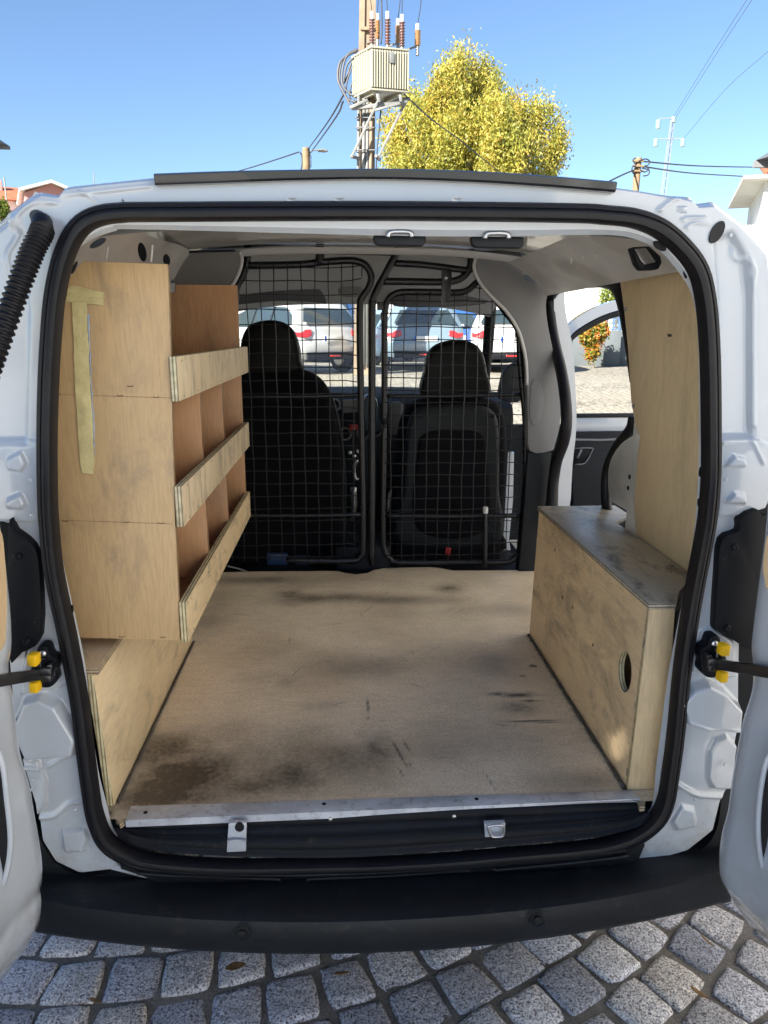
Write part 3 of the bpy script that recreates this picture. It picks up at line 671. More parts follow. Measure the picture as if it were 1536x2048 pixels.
# roof bow and front roof lining
MB().grid(lambda a, b_: Vector((XC+(b_*2-1)*0.70, 2.70+a*0.10, 1.775-0.018*math.sin(a*3.14159)-0.05*abs(b_*2-1)**3)), 6, 16).build('roof_bow', M['liner'], van, smooth=True)
def liner(a, b_):
    y = 2.80+a*1.0; u = b_*2-1
    return Vector((XC+u*0.68, y, 1.795-0.03*a-0.14*a**2.6-0.06*abs(u)**3))
MB().grid(liner, 20, 16).build('front_headliner', M['liner'], van, smooth=True)
MB().tube(smooth_path(PX([(385,497),(490,492),(620,494),(740,499),(840,504),(940,515),(965,520)], Y=2.88), 6), 0.006, 8).build('liner_edge', M['trim'], van, smooth='all')
MB().tube(smooth_path(PX([(500,510),(600,506),(720,508),(800,510)], Y=3.0), 6), 0.004, 8).build('liner_edge', M['trim_dark'], van, smooth='all')
# left wall
MB().grid(lambda a, b_: Vector((XL-0.01+0.035*b_**3, 1.345+a*1.45, 0.4+b_*(1.36-0.20*max(0, 1-a*5)))), 10, 14).build('inner_wall', M['white_in'], van, smooth=True)
lw = MB().grid(lambda a, b_: Vector((XL+0.035+0.10*b_**2, 1.36+a*1.4, 1.52+b_*(0.225-0.13*max(0, 1-a*5))+0.01*math.sin(a*9))), 30, 10).build('cant_rail', M['white_in'], van, smooth=True, label='white cant rail above the shelving')
for px, py, rx, ry, an_ in ((284,504,7,16,0.1),(333,520,6,10,0.05)):
    disc(px, py, rx, ry, 1.62, an_).build('rail_hole', M['rubber'], lw)
def lump(mb, c, rx, ry, rz, n=8):
    mb.grid(lambda a, b_: Vector(c)+Vector((rx*math.cos(a*6.2832)*math.sin(b_*3.1416), ry*math.sin(a*6.2832)*math.sin(b_*3.1416), rz*math.cos(b_*3.1416))), n*2, n)
for pts in ([(212,522),(216,492)], [(302,524),(305,490)]):
    MB().tube(smooth_path(PX(pts, Y=1.55), 5), 0.0022, 6).build('rail_pressing', M['white_in'], lw, smooth='all')
# left front pillar cover (grey) with its pale rubber edge
pts = [(343,512),(352,506),(470,502),(479,508),(481,522),(476,545),(465,566),(448,590),(430,640),(345,640)]
MB().prism(smooth_path(PX(pts, Y=2.68), 3, True), (0, 0.05, 0)).build('pillar_trim', M['trim'], van)
MB().tube(smooth_path(PX([(480,504),(484,520),(479,542),(470,562),(456,582),(446,600)], Y=2.67), 6), 0.006, 8).build('pillar_edge', M['liner'], van, smooth='all')
MB().tube(smooth_path(PX([(344,568),(342,540),(345,512),(356,505),(470,501)], Y=2.66), 6), 0.004, 8).build('pillar_edge', M['trim_dark'], van, smooth='all')
# left cab wall, closes the cab on that side below and beside its window
MB().bb(XL-0.06, XL-0.03, 2.70, 4.2, 0.25, 1.12).build('cab_wall', M['trim_dark'], van)
MB().prism([Vector((XL-0.02,y,z)) for y, z in ((2.74,0.5),(2.95,0.5),(2.95,1.45),(3.05,1.70),(2.74,1.74))], (-0.04,0,0)).build('pillar_trim', M['trim'], van)

# right wall: cant rail, lining sheet, wheel-arch panel, pillar
def rail(a, b_):
    y = 1.36+a*1.42; z = 1.735-0.115*b_; x = XR-0.185+0.155*b_**0.8+0.012*math.sin(a*14)*math.sin(b_*3.14)
    return Vector((x, y, z-0.02*max(0, 1-a*6)))
rr_ = MB().grid(rail, 60, 12).build('cant_rail', M['white_in'], van, smooth=True, label='beige grey cant rail above the side door opening')
for px, py, Y_ in ((1142,522,2.18),(1165,517,2.10),(1190,510,2.03)):
    mb = MB(); lump(mb, P(px, py, Y=Y_-0.02), 0.003, 0.007, 0.010); mb.build('rail_pressing', M['white_in'], rr_, smooth='all')
for pts in ():
    MB().tube(smooth_path(PX(pts, Y=2.1), 6), 0.0022, 6).build('rail_pressing', M['white_in'], rr_, smooth='all')
#((,(1228,520),(1215,545),(1195,552),(1150,556)], Y=2.02), 6), 0.0035, 6)
# interior lamp at the corner
lamp = MB().prism(PX([(1264,494),(1300,492),(1322,512),(1325,525),(1318,539),(1284,540),(1275,528)], Y=1.52), (0,0.03,0)).build('load_lamp', M['trim_dark'], van, bevel=0.004)
MB().prism(PX([(1270,498),(1292,496),(1312,524),(1290,529),(1283,522)], Y=1.515), (0,0.004,0)).build('lamp_lens', M['steel'], lamp, bevel=0.001)
wl = [(1238,548),(1243,532),(1258,527),(1345,518),(1420,600),(1440,900),(1430,1160),(1385,1160),(1330,1110),(1272,1068),(1268,1010),(1275,905),(1280,875),(1268,838),(1262,800),(1256,700),(1248,620)]
sheet = MB().prism(PX(wl, X=XR-0.012), (0.009,0,0)).build('wall_lining', M['ply_wall'], van, bevel=0.001)
for px, py in ((1252,618),(1268,812)):
    MB().lathe([(0.006,0.0),(0.006,-0.002),(0.003,-0.005)], P(px, py, X=XR-0.013), 12, 'X').build('lining_bolt', M['steel'], sheet, smooth=True)
disc_ = MB().prism([P(px, py, X=XR-0.0125) for px, py in ((1334,668),(1342,668),(1344,673),(1336,674))], (0.001,0,0)).build('lining_hole', M['rubber'], sheet)
wp = [(1278,862),(1262,872),(1240,888),(1222,915),(1215,945),(1216,985),(1226,1006),(1262,1030),(1300,1080),(1320,1080),(1300,862)]
arch = MB().prism(smooth_path(PX(wp, X=XR+0.002), 3, True), (0.03,0,0)).build('wheel_arch_panel', M['white_in'], van, bevel=0.006)
for px, py, s in ((1259,954,4.5),(1256,976,4)):
    c = P(px, py, X=XR); k = 0.0015*s
    MB().prism([c+Vector((-0.001, k*math.cos(a*0.628), k*math.sin(a*0.628))) for a in range(10)], (0.002,0,0)).build('panel_hole', M['rubber'], arch)
MB().bb(XR+0.004, XR+0.04, 1.36, 1.95, 0.4, 1.60).build('inner_wall', M['white_in'], van)
# dark rubber edge of the sliding door opening
MB().tube(smooth_path(PX([(1275,760),(1266,700),(1256,640),(1247,600),(1236,575),(1216,563),(1180,563),(1135,569),(1110,580),(1100,600),(1101,640),(1110,690),(1122,740),(1130,790),(1133,840),(1128,880),(1114,920),(1107,960),(1105,1015),(1104,1060)], X=XR+0.03), 8), 0.022, 10).build('side_door_seal', M['rubber'], van, smooth='all')
MB().tube(smooth_path(PX([(1268,835),(1262,858),(1244,880),(1228,905),(1216,935),(1212,970),(1213,1010),(1220,1040)], X=XR+0.02), 8), 0.016, 10).build('side_door_seal', M['rubber'], van, smooth='all')
# painted outer jamb
MB().prism(smooth_path(PX([(1118,574),(1127,572),(1131,620),(1138,655),(1146,700),(1150,760),(1153,850),(1145,930),(1138,1020),(1112,1020),(1120,950),(1130,880),(1133,820),(1125,740),(1112,660),(1108,600)], Y=2.92), 3, True), (0,0.02,0)).build('door_jamb', M['white'], van)
# pillar cover
pb = [(952,507),(962,503),(1030,500),(1045,520),(1050,560),(1098,566),(1096,585),(1092,610),(1096,650),(1106,700),(1118,760),(1122,810),(1120,850),(1110,890),(1102,902),(1060,902),(1056,840),(1054,780),(1052,720),(1044,685),(1032,650),(1010,618),(980,588),(958,560),(950,530)]
bp = MB().prism(smooth_path(PX(pb, Y=2.80), 3, True), (0,0.06,0)).build('pillar_trim', M['trim'], van, bevel=0.006, label='light grey upper cover of the pillar behind the passenger seat')
MB().prism(smooth_path(PX([(1062,770),(1072,758),(1082,770),(1087,800),(1082,835),(1070,850),(1060,835)], Y=2.795), 3, True), (0,0.01,0)).build('belt_cover', M['trim'], bp, bevel=0.002)
MB().prism(PX([(1056,904),(1104,904),(1100,930),(1094,980),(1088,1030),(1086,1160),(1036,1160),(1046,1040),(1052,960)], Y=2.81), (0,0.06,0)).build('pillar_trim', M['trim_dark'], van, bevel=0.006, label='black lower cover of the pillar behind the passenger seat')
MB().tube(smooth_path(PX([(953,510),(948,535),(960,565),(985,595),(1012,622),(1034,655),(1046,690),(1053,730),(1054,770)], Y=2.79), 6), 0.006, 8).build('pillar_edge', M['liner'], van, smooth='all')
# belt strap
MB().tube(smooth_path(PX([(1062,740),(1064,790),(1054,840),(1050,900)], Y=2.86), 5), 0.010, 8, sq=(1,0.15)).build('belt_strap', M['trim'], van)

# ---- wire partition: tube frames and every wire
YP = 2.85

part = MB().tube(smooth_path(PX([(470,610),(474,575),(484,555),(492,535),(497,526)], Y=YP), 6)+smooth_path(PX([(500,531),(600,529),(645,524),(690,521),(716,523),(732,532),(741,548),(742,562),(736,578),(725,594),(720,612),(720,700),(722,800),(724,900),(726,1000),(726,1090),(722,1112),(706,1121),(640,1121),(572,1120)], Y=YP), 6), 0.0135, 10).build('partition', M['tube'], van, smooth='all')
def tb(name, pts, r=0.0125, par=part, Y_=YP, lab=None):
    return MB().tube(smooth_path(PX(pts, Y=Y_), 6), r, 10).build(name, M['tube'], par, smooth='all', label=lab)
tb('mount_lug', [(495,490),(495,515),(492,535)], 0.014); tb('mount_lug', [(640,488),(640,528)], 0.0165)
tb('mount_lug', [(942,498),(942,530)], 0.014)
tb('frame_tube', [(798,498),(786,520),(770,550),(756,576),(747,598),(744,630),(744,850),(744,1000),(743,1128)], 0.0145)
tb('frame_tube', [(786,526),(850,530),(930,540),(944,538)], 0.0125)
tb('frame_tube', [(768,563),(800,563),(880,564),(908,562),(926,554),(938,540),(942,524)], 0.0135)
MB().prism(PX([(884,538),(903,538),(904,556),(899,606),(883,606)], Y=YP-0.02), (0,0.012,0)).build('latch_plate', M['tube'], part, bevel=0.001)
MB().lathe([(0.006,0.0),(0.006,-0.003),(0.003,-0.005)], P(892,556,Y=YP-0.021), 12, 'Y').build('latch_bolt', M['steel'], part, smooth=True)
for px, py in ((761,612),(768,633)): MB().box(P(px, py, Y=YP), (0.026,0.02,0.03)).build('hinge', M['tube'], part, bevel=0.002)
gate = [(768,846),(769,760),(769,660),(770,622),(776,600),(790,588),(810,584),(850,584),(915,585),(936,580),(950,568),(959,560)]
gate2 = [(959,560),(985,592),(1010,624),(1030,650),(1037,670),(1039,710),(1044,770),(1050,840),(1051,920),(1049,1000),(1044,1080),(1036,1108),(1020,1122),(990,1124),(900,1124),(800,1124),(778,1116),(768,1098),(766,1060),(767,960),(768,846)]
tb('gate_frame', gate, 0.0125); tb('gate_frame', gate2, 0.0115)
tb('cross_tube', [(770,792),(900,792),(1044,788)], 0.008); tb('cross_tube', [(768,1031),(900,1032),(1048,1031)], 0.010)
tb('cross_tube', [(440,793),(600,793),(720,790)], 0.008); tb('cross_tube', [(440,1030),(600,1031),(724,1029)], 0.009)
rod = tb('prop_rod', [(971,1018),(970,1134)], 0.009, Y_=YP-0.03)
MB().tube(PX([(971,1014),(971,1026)], Y=YP-0.03), 0.0105, 10).build('rod_cap', M['liner'], rod, smooth=True)
def inside_spans(poly, c, vertical):
    xs = []; n = len(poly)
    for i in range(n):
        a = poly[i]; b = poly[(i+1) % n]
        p0, q0, p1, q1 = (a[0], a[1], b[0], b[1]) if vertical else (a[1], a[0], b[1], b[0])
        if (p0 > c) != (p1 > c): xs.append(q0+(q1-q0)*(c-p0)/(p1-p0))
    xs.sort(); return list(zip(xs[::2], xs[1::2]))
def wires(poly_px, x0_, z0_, pitch, bend=None, seed=0):
    poly = [(v.x, v.z) for v in (P(a, b, Y=YP) for a, b in poly_px)]; rr = random.Random(seed)
    xs = [p[0] for p in poly]; zs = [p[1] for p in poly]
    for vertical, lo_, hi_, o_ in ((True, min(xs), max(xs), x0_), (False, min(zs), max(zs), z0_)):
        k = math.ceil((lo_-o_)/pitch)
        while o_+k*pitch < hi_-0.004:
            c = o_+k*pitch; k += 1
            for a, b in inside_spans(poly, c, vertical):
                if b-a < 0.03: continue
                n = max(3, int((b-a)/0.05)); w = []
                ph = rr.uniform(0, 6)
                for i in range(n+1):
                    q = a+(b-a)*i/n; wob = 0.0016*math.sin(ph+i*1.3)+rr.uniform(-.0007, .0007)
                    x, z = (c+wob, q) if vertical else (q, c+wob)
                    dx, dz, dy = (bend(x, z) if bend else (0, 0, 0))
                    w.append(Vector((x+dx, YP-0.016+(0.0 if vertical else 0.004)+dy, z+dz)))
                MB().tube(w, 0.0020, 6).build('mesh_wire', M['wire'], part, smooth='all')
pl = [(440,1120),(440,600),(474,585),(490,535),(500,531),(716,525),(738,545),(740,562),(724,594),(721,612),(722,800),(727,1110),(715,1120)]
def bend_l(x, z):
    u = max(0, x+0.03)/0.13     # the mesh folds back near the post
    return (-0.022*u*u, -0.012*u*u*(1 if z < 1.5 else -1)*0.8+ (0.012*math.sin(max(0, z-1.45)*9) if z > 1.45 else 0), 0.02*u)
wires(pl, P(499,700,Y=YP).x, P(600,707,Y=YP).z, 0.0505, bend_l, 1)
pr = [(769,1122),(769,620),(790,586),(936,582),(958,562),(1010,624),(1037,668),(1044,770),(1051,900),(1044,1080),(1030,1120)]
wires(pr, P(782,700,Y=YP).x, P(800,705,Y=YP).z, 0.0478, lambda x, z: (0, 0, 0.0), 2)

# ---- seats
def cushion(name, px, Y_, d, mat, par, n=64, sub=5, lab=None, lean=0.0):
    c2 = resample(smooth_path(PX(px, Y=Y_), 8, True), n, True); cx = sum((p for p in c2), Vector())/n
    rings = []
    for i in range(2*sub+1):
        a = -1.5708+3.14159*i/(2*sub); s = 0.80+0.20*max(0.0, math.cos(a))**0.55
        rings.append([cx+(p-cx)*s+Vector((0, d/2+math.sin(a)*d/2+lean*(p.z-cx.z), 0)) for p in c2])
    fr = [[cx+(p-cx)*0.4 for p in rings[0]]]; bk = [[cx+(p-cx)*0.4 for p in rings[-1]]]
    fr = [cx+(p-cx)*0.4+Vector((0,-0.006,0)) for p in rings[0]]; bk = [cx+(p-cx)*0.4+Vector((0,0.006,0)) for p in rings[-1]]
    fr = [Vector((v.x, rings[0][i].y-0.006, v.z)) for i, v in enumerate(fr)]; bk = [Vector((v.x, rings[-1][i].y+0.006, v.z)) for i, v in enumerate(bk)]
    return MB().loft([fr]+rings+[bk], True, True).build(name, mat, par, smooth='all', label=lab)
s1 = cushion('seat_back', [(420,1140),(425,800),(450,750),(500,738),(590,738),(632,752),(660,790),(676,850),(686,930),(690,1010),(688,1080),(680,1140)], 3.02, 0.14, M['seat'], van, lab='driver seat back, black fabric')
cushion('headrest', [(482,748),(478,700),(484,668),(500,648),(530,640),(562,643),(586,660),(598,690),(602,720),(598,748)], 3.04, 0.10, M['leather'], s1)
MB().tube(smooth_path(PX([(600,744),(636,756),(662,794),(678,852),(688,930),(690,1010),(688,1100)], Y=3.07), 6), 0.007, 8).build('seat_piping', M['trim_dark'], s1, smooth='all')
s2 = cushion('seat_back', [(782,1110),(785,1000),(795,880),(806,830),(826,806),(860,798),(970,798),(1000,808),(1014,840),(1018,920),(1014,1000),(1006,1060),(1004,1110)], 3.02, 0.12, M['seat'], van, lab='passenger seat back, black with a hard rear shell')
cushion('headrest', [(850,795),(849,740),(856,708),(876,688),(910,680),(945,684),(966,702),(976,740),(976,795)], 3.04, 0.09, M['leather'], s2)
cushion('seat_shell', [(800,1090),(806,980),(812,880),(822,832),(846,814),(905,810),(970,814),(994,832),(1000,880),(1000,980),(994,1090)], 2.99, 0.05, M['trim_dark'], s2)
cushion('shell_pocket', [(836,1060),(836,900),(846,872),(870,862),(940,862),(966,872),(974,900),(974,1060)], 2.972, 0.03, M['seat'], s2)
for px, py in ((842,832),(984,832)): MB().lathe([(0.010,0.0),(0.010,-0.006),(0.006,-0.009)], P(px, py, Y=2.985), 12, 'Y').build('shell_clip', M['black'], s2, smooth=True)
for px in (525, 560): pass
MB().bb(-0.60, -0.08, 3.0, 3.55, 0.45, 0.72).build('seat_base', M['seat'], s1, bevel=0.04)
MB().bb(0.22, 0.70, 3.0, 3.55, 0.45, 0.72).build('seat_base', M['seat'], s2, bevel=0.04)
bk = MB().box(P(896,1103,Y=2.96), (0.022,0.012,0.034), 0, 0, 0.1).build('belt_buckle', simple('red_plastic', (0.5,0.02,0.015), 0.4), van, bevel=0.002)
M['red'] = bpy.data.materials['red_plastic']
MB().prism(smooth_path(PX([(777,990),(782,982),(792,980),(796,995),(792,1024),(780,1034),(775,1020)], Y=3.2), 3, True), (0,0.02,0)).build('seat_recliner_cover', M['liner'], van, bevel=0.003)
MB().prism(PX([(786,978),(796,978),(800,992),(794,996)], Y=3.19), (0,0.01,0)).build('recliner_tip', M['red'], van)
for a in (((534,1108),(575,1108),(575,1134),(534,1134)), ((590,1112),(620,1112),(620,1130),(590,1130))):
    MB().prism(PX(a, Y=2.98), (0,0.03,0)).build('jack_box', simple('blue_box', (0.02,0.05,0.13), 0.4), van, bevel=0.003)
MB().tube(smooth_path(PX([(455,1132),(480,1138),(500,1146)], Y=2.86), 5), 0.004, 6).build('loose_rod', M['steel'], van)

# ---- cab floor, dashboard, console, visors
MB().bb(-0.70, 0.86, 2.82, 4.2, 0.22, 0.26).build('cab_floor', M['trim_dark'], van)
MB().bb(-0.70, 0.86, 2.835, 2.85, 0.24, 0.50).build('cab_step', M['trim_dark'], van)
def dash(a, b_):
    prof_ = [(3.98,1.20),(3.85,1.205),(3.70,1.19),(3.60,1.172),(3.55,1.150),(3.53,1.10),(3.54,1.0),(3.56,0.9),(3.62,0.75),(3.75,0.6),(3.9,0.45)]
    i = a*(len(prof_)-1); k = min(int(i), len(prof_)-2); t = i-k; y = prof_[k][0]*(1-t)+prof_[k+1][0]*t; z = prof_[k][1]*(1-t)+prof_[k+1][1]*t
    x = -0.68+1.52*b_; return Vector((x, y+0.04*math.cos((x-XC)*3), z-0.02*abs((x-XC)/0.7)**2))
da = MB().grid(dash, 30, 24).build('dashboard', M['trim_dark'], van, smooth=True)
MB().bb(-0.09, 0.17, 3.50, 3.62, 0.62, 1.13).build('centre_stack', M['trim_dark'], da, bevel=0.02)
MB().prism(PX([(686,800),(720,799),(720,824),(687,826)], Y=3.48), (0,0.02,0)).build('radio', M['trim'], da, bevel=0.003)
for px, py in ((668,810),(690,868),(726,866),(752,860)):
    c = P(px, py, Y=3.49); MB().tube([c+Vector((0.028*math.cos(a*0.2618), 0, 0.028*math.sin(a*0.2618))) for a in range(24)], 0.005, 6, True).build('air_vent', M['trim'], da, smooth='all')
    MB().lathe([(0.023,0.01),(0.023,0.002),(0.008,0.0)], c, 16, 'Y').build('air_vent', M['black'], da, smooth=True)
MB().prism(PX([(698,850),(716,848),(717,859),(699,861)], Y=3.475), (0,0.01,0)).build('hazard_button', M['red'], da, bevel=0.001)
tx = bpy.data.curves.new('hazard_mark', 'FONT')
bpy.data.curves.remove(tx)
MB().tube(PX([(707,851),(711,858),(703,858)], Y=3.472), 0.0008, 4, True).build('hazard_triangle', M['liner'], da)
for px, py in ((700,905),(716,902),(708,912)): MB().lathe([(0.010,0),(0.010,-0.006),(0.006,-0.010)], P(px, py, Y=3.49), 12, 'Y').build('heater_knob', M['steel'], da, smooth=True)
MB().prism(smooth_path(PX([(728,800),(740,790),(752,795),(760,830),(762,860),(730,860)], Y=3.45), 4, True), (0,0.08,0)).build('dash_highlight', simple('blue_highlight', (0.05,0.075,0.10), 0.35), da, bevel=0.01)  # raised piece coloured blue-grey to stand for a highlight on the dash
MB().prism(PX([(775,806),(806,806),(803,870),(775,872)], Y=3.42), (0,0.08,0)).build('glovebox', simple('dash_grey', (0.06,0.062,0.072), 0.5), da, bevel=0.01)
MB().tube(smooth_path(PX([(707,975),(708,1010),(706,1040)], Y=3.2), 4), 0.014, 10).build('handbrake', M['steel'], van, smooth='all')
MB().tube(smooth_path(PX([(714,920),(708,935),(710,955),(716,960)], Y=3.3), 4), 0.008, 8).build('gear_lever', M['steel'], van, smooth='all')
MB().bb(-0.03, 0.20, 2.9, 3.6, 0.40, 0.62).build('centre_console', M['trim_dark'], van, bevel=0.02)
def visor(pts): return MB().prism(smooth_path(PX(pts, Y=3.62), 4, True), (0,0.018,-0.004)).build('sun_visor', simple('visor_vinyl', (0.10,0.10,0.11), 0.75), van, bevel=0.005)
visor([(440,606),(445,586),(500,572),(600,568),(632,574),(648,590),(652,606),(640,604),(560,600),(480,607)])
visor([(784,602),(790,590),(830,586),(930,590),(970,596),(970,606),(900,612),(800,612)])
MB().prism(smooth_path(PX([(678,576),(700,573),(724,576),(726,590),(700,594),(680,590)], Y=3.45), 3, True), (0,0.03,0)).build('mirror_console', M['trim'], van, bevel=0.004)
# windscreen surround and glass
mg, ntg, bg_ = nodes('clear_glass'); ntg.nodes.remove(bg_)
tr_ = N(ntg, 'ShaderNodeBsdfTransparent'); tr_.inputs[0].default_value = (0.975,0.99,0.98,1); gs = N(ntg, 'ShaderNodeBsdfGlossy'); gs.inputs['Roughness'].default_value = 0.02
fr_ = N(ntg, 'ShaderNodeFresnel'); fr_.inputs[0].default_value = 1.16; mx = N(ntg, 'ShaderNodeMixShader')
ntg.links.new(fr_.outputs[0], mx.inputs[0]); ntg.links.new(tr_.outputs[0], mx.inputs[1]); ntg.links.new(gs.outputs[0], mx.inputs[2]); ntg.links.new(mx.outputs[0], ntg.nodes['Material Output'].inputs[0])
M['glass'] = mg
md_ = mg.copy(); md_.name = 'veil_glass'; nd = md_.node_tree; out_ = nd.nodes['Material Output']; prev = out_.inputs[0].links[0].from_socket
tlz = nd.nodes.new('ShaderNodeBsdfTranslucent'); mz = nd.nodes.new('ShaderNodeMixShader'); mz.inputs[0].default_value = 0.05; nd.links.new(prev, mz.inputs[1]); nd.links.new(tlz.outputs[0], mz.inputs[2]); nd.links.new(mz.outputs[0], out_.inputs[0]); M['veil_glass'] = md_  # translucent share adds a pale veil to imitate haze in the windscreen view
wt, wb_ = 1.635, 1.13
MB().prism([Vector((-0.60,3.78,wt)), Vector((0.77,3.78,wt)), Vector((0.84,4.25,wb_)), Vector((-0.68,4.25,wb_))], (0,0.004,0.003)).build('windscreen', M['veil_glass'], van)
MB().tube([Vector((0.765,3.78,1.64)), Vector((0.80,4.0,1.40)), Vector((0.835,4.27,1.12))], 0.030, 10).build('front_pillar', M['trim_dark'], van, smooth=True)
MB().tube([Vector((-0.60,3.78,1.64)), Vector((-0.64,4.0,1.40)), Vector((-0.67,4.27,1.12))], 0.030, 10).build('front_pillar', M['trim_dark'], van, smooth=True)
MB().bb(-0.70, 0.86, 4.20, 4.30, 0.3, 1.125).build('bulkhead', M['trim_dark'], van)
MB().grid(lambda a, b_: Vector((-0.62+1.41*b_, 4.28+a*0.85, 1.115-0.20*a-0.22*a**4-0.05*abs(2*b_-1)**3)), 10, 12).build('bonnet', M['white'], van, smooth=True)
for sx in (XC-0.84, XC+0.80):
    MB().bb(sx, sx+0.04, 4.2, 4.95, 0.35, 0.98).build('front_wing', M['white'], van, bevel=0.01)
MB().bb(XC-0.82, XC+0.82, 5.05, 5.15, 0.25, 0.75).build('front_bumper', M['white'], van, bevel=0.04)
# left cab door with its window opening
MB().bb(XC-0.85, XC-0.81, 3.05, 4.2, 0.28, 1.12).build('driver_door', M['white'], van, bevel=0.005)
MB().prism([Vector((XC-0.79,y,z)) for y, z in ((3.05,1.12),(4.15,1.12),(3.85,1.58),(3.15,1.66))], (-0.004,0,0)).build('side_window', M['glass'], van)
# sliding door: slid back along the outside of the load space
MB().prism([Vector((XC+0.885,y,z)) for y, z in ((1.35,0.33),(2.02,0.33),(2.06,0.9),(2.0,1.3),(1.95,1.62),(1.5,1.6),(1.38,1.1))], (0.03,0,0)).build('sliding_door', M['white'], van, bevel=0.006)
# wheels
for wx, wy in ((XC-0.80,1.95),(XC+0.62,1.95),(XC-0.80,4.42),(XC+0.62,4.42)):
    w = MB().lathe([(0.20,0.0),(0.28,0.0),(0.30,0.03),(0.30,0.15),(0.28,0.18),(0.20,0.18)], (wx,wy,0.30), 32, 'X').build('wheel', M['rubber'], van, smooth=True)
    MB().lathe([(0.02,0.02),(0.10,0.03),(0.20,0.01),(0.20,0.17),(0.10,0.15),(0.02,0.16)], (wx,wy,0.30), 24, 'X').build('rim', M['galv'], w, smooth=True)

# ---- front passenger door, standing wide open, seen through the side opening
YD = 3.60
outer_ = [(1132,668),(1140,648),(1165,628),(1200,611),(1240,599),(1290,592),(1340,600),(1350,640),(1358,700),(1368,830)]
inner_ = [(1150,829),(1144,745),(1143,690),(1150,676),(1175,660),(1205,644),(1240,632),(1285,622),(1322,630),(1334,660),(1342,700),(1352,828)]
o3 = resample(smooth_path(PX([(1146,832)]+[(1140,750)]+outer_, Y=YD), 5), 60); i3 = resample(smooth_path(PX(inner_, Y=YD), 5), 60)
rings = [[a.lerp(b, 0)+Vector((0,0,0)) for a, b in zip(o3, i3)]]
def off(L_, dy): return [p+Vector((0,dy,0)) for p in L_]
fd = MB().loft([off(o3, 0.05), o3, [a.lerp(b, 0.62)+Vector((0,-0.004,0)) for a, b in zip(o3, i3)]], closed=False).build('passenger_door', M['white'], van, smooth=True, label='front passenger door standing wide open')
MB().loft([[a.lerp(b, 0.62)+Vector((0,-0.004,0)) for a, b in zip(o3, i3)], [a.lerp(b, 0.70)+Vector((0,-0.012,0)) for a, b in zip(o3, i3)], off(i3, -0.006), off(i3, 0.05)], closed=False).build('window_seal', M['rubber'], fd, smooth=True)
MB().prism(PX([(1148,834),(1372,834),(1380,862),(1146,864)], Y=YD), (0,0.05,0)).build('door_sill', M['white'], fd, bevel=0.004)
MB().prism(PX([(1147,828),(1370,826),(1372,834),(1148,836)], Y=YD-0.008), (0,0.03,0)).build('window_seal', M['rubber'], fd, bevel=0.003)
MB().prism(PX([(1140,864),(1382,862),(1390,1100),(1150,1130)], Y=YD-0.02), (0,0.07,0)).build('door_trim', M['trim_dark'], fd, bevel=0.01)
MB().tube(PX([(1142,879),(1200,880),(1290,876)], Y=YD-0.026), 0.006, 8).build('trim_line', M['trim'], fd, smooth=True)
hd = MB().prism(smooth_path(PX([(1150,898),(1182,896),(1184,902),(1170,925),(1150,928)], Y=YD-0.03), 2, True), (0,0.01,0)).build('pull_handle', M['black'], fd, bevel=0.003)
MB().tube(smooth_path(PX([(1150,897),(1184,896),(1183,904),(1170,926),(1150,929)], Y=YD-0.034), 3), 0.0035, 6).build('handle_rim', M['trim'], hd, smooth='all')
MB().tube(PX([(1163,899),(1154,916)], Y=YD-0.036), 0.006, 6).build('handle_lever', M['trim'], hd, smooth='all')
MB().bb(0.74, 1.30, 3.9, 3.95, 0.35, 1.0).build('door_shell', M['trim_dark'], fd)
# wing mirror housing and the white jamb below it
MB().prism(smooth_path(PX([(1001,800),(1003,760),(1012,738),(1030,726),(1046,730),(1050,760),(1048,800)], Y=3.5), 3, True), (0,0.05,0)).build('door_mirror', M['trim_dark'], van, bevel=0.008)
MB().prism(PX([(1016,905),(1028,905),(1026,1000),(1018,1080),(1026,1128),(1000,1126),(1008,1060)], Y=3.15), (0,0.02,0)).build('door_jamb', M['white'], van)

# ================================================================== SHELVING AND BOXES
YN, YF = 1.42, 2.46
shelf = thing('shelving_unit', (-0.48, 1.95, 0.85), 'tall plywood shelving unit with three front lips hanging on the wall of the load space', 'shelving')
end_px = [(166,522),(335,528),(336,540),(343,800),(350,1045),(356,1180),(360,1281),(246,1278),(160,1275),(150,1255),(138,1210),(124,1150),(114,1090),(108,1000),(105,900),(105,800),(108,700),(112,620),(124,575),(146,545)]
e = MB().prism(PX(end_px, Y=YN), (0,0.015,0)).build('end_panel', M['ply_end'], shelf, bevel=0.0008)
# staples and a joint line in the end panel
for zpx in (793, 1045):
    MB().tube(PX([(112,zpx-4 if zpx < 900 else zpx-5),(345,zpx+3)], Y=YN-0.0005), 0.00035, 4).build('joint_line', simple('joint_dark', (0.2,0.13,0.07), 0.8), e)
for px, py in ((115,788),(240,791),(312,794),(260,772),(130,1042),(252,1044),(322,1046),(243,1273),(325,1274)):
    MB().tube(smooth_path(PX([(px-5,py-1),(px-3,py+1),(px+4,py+1),(px+6,py-1)], Y=YN-0.0012), 2), 0.0007, 5).build('staple', simple('rust', (0.12,0.06,0.03), 0.6), e)
def wallx(z): return -0.640
for y_, z0_, z1_ in ((1.76,1.107,1.36),(2.09,1.107,1.36),(1.76,0.87,1.11),(2.09,0.87,1.11)):
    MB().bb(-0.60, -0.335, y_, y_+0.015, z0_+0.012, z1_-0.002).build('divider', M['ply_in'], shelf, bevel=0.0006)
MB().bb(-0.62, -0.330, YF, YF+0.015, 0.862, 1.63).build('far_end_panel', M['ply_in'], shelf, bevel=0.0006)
MB().bb(-0.625, -0.615, YN+0.016, YF-0.001, 0.875, 1.55).build('back_panel', M['ply_in_x'], shelf)
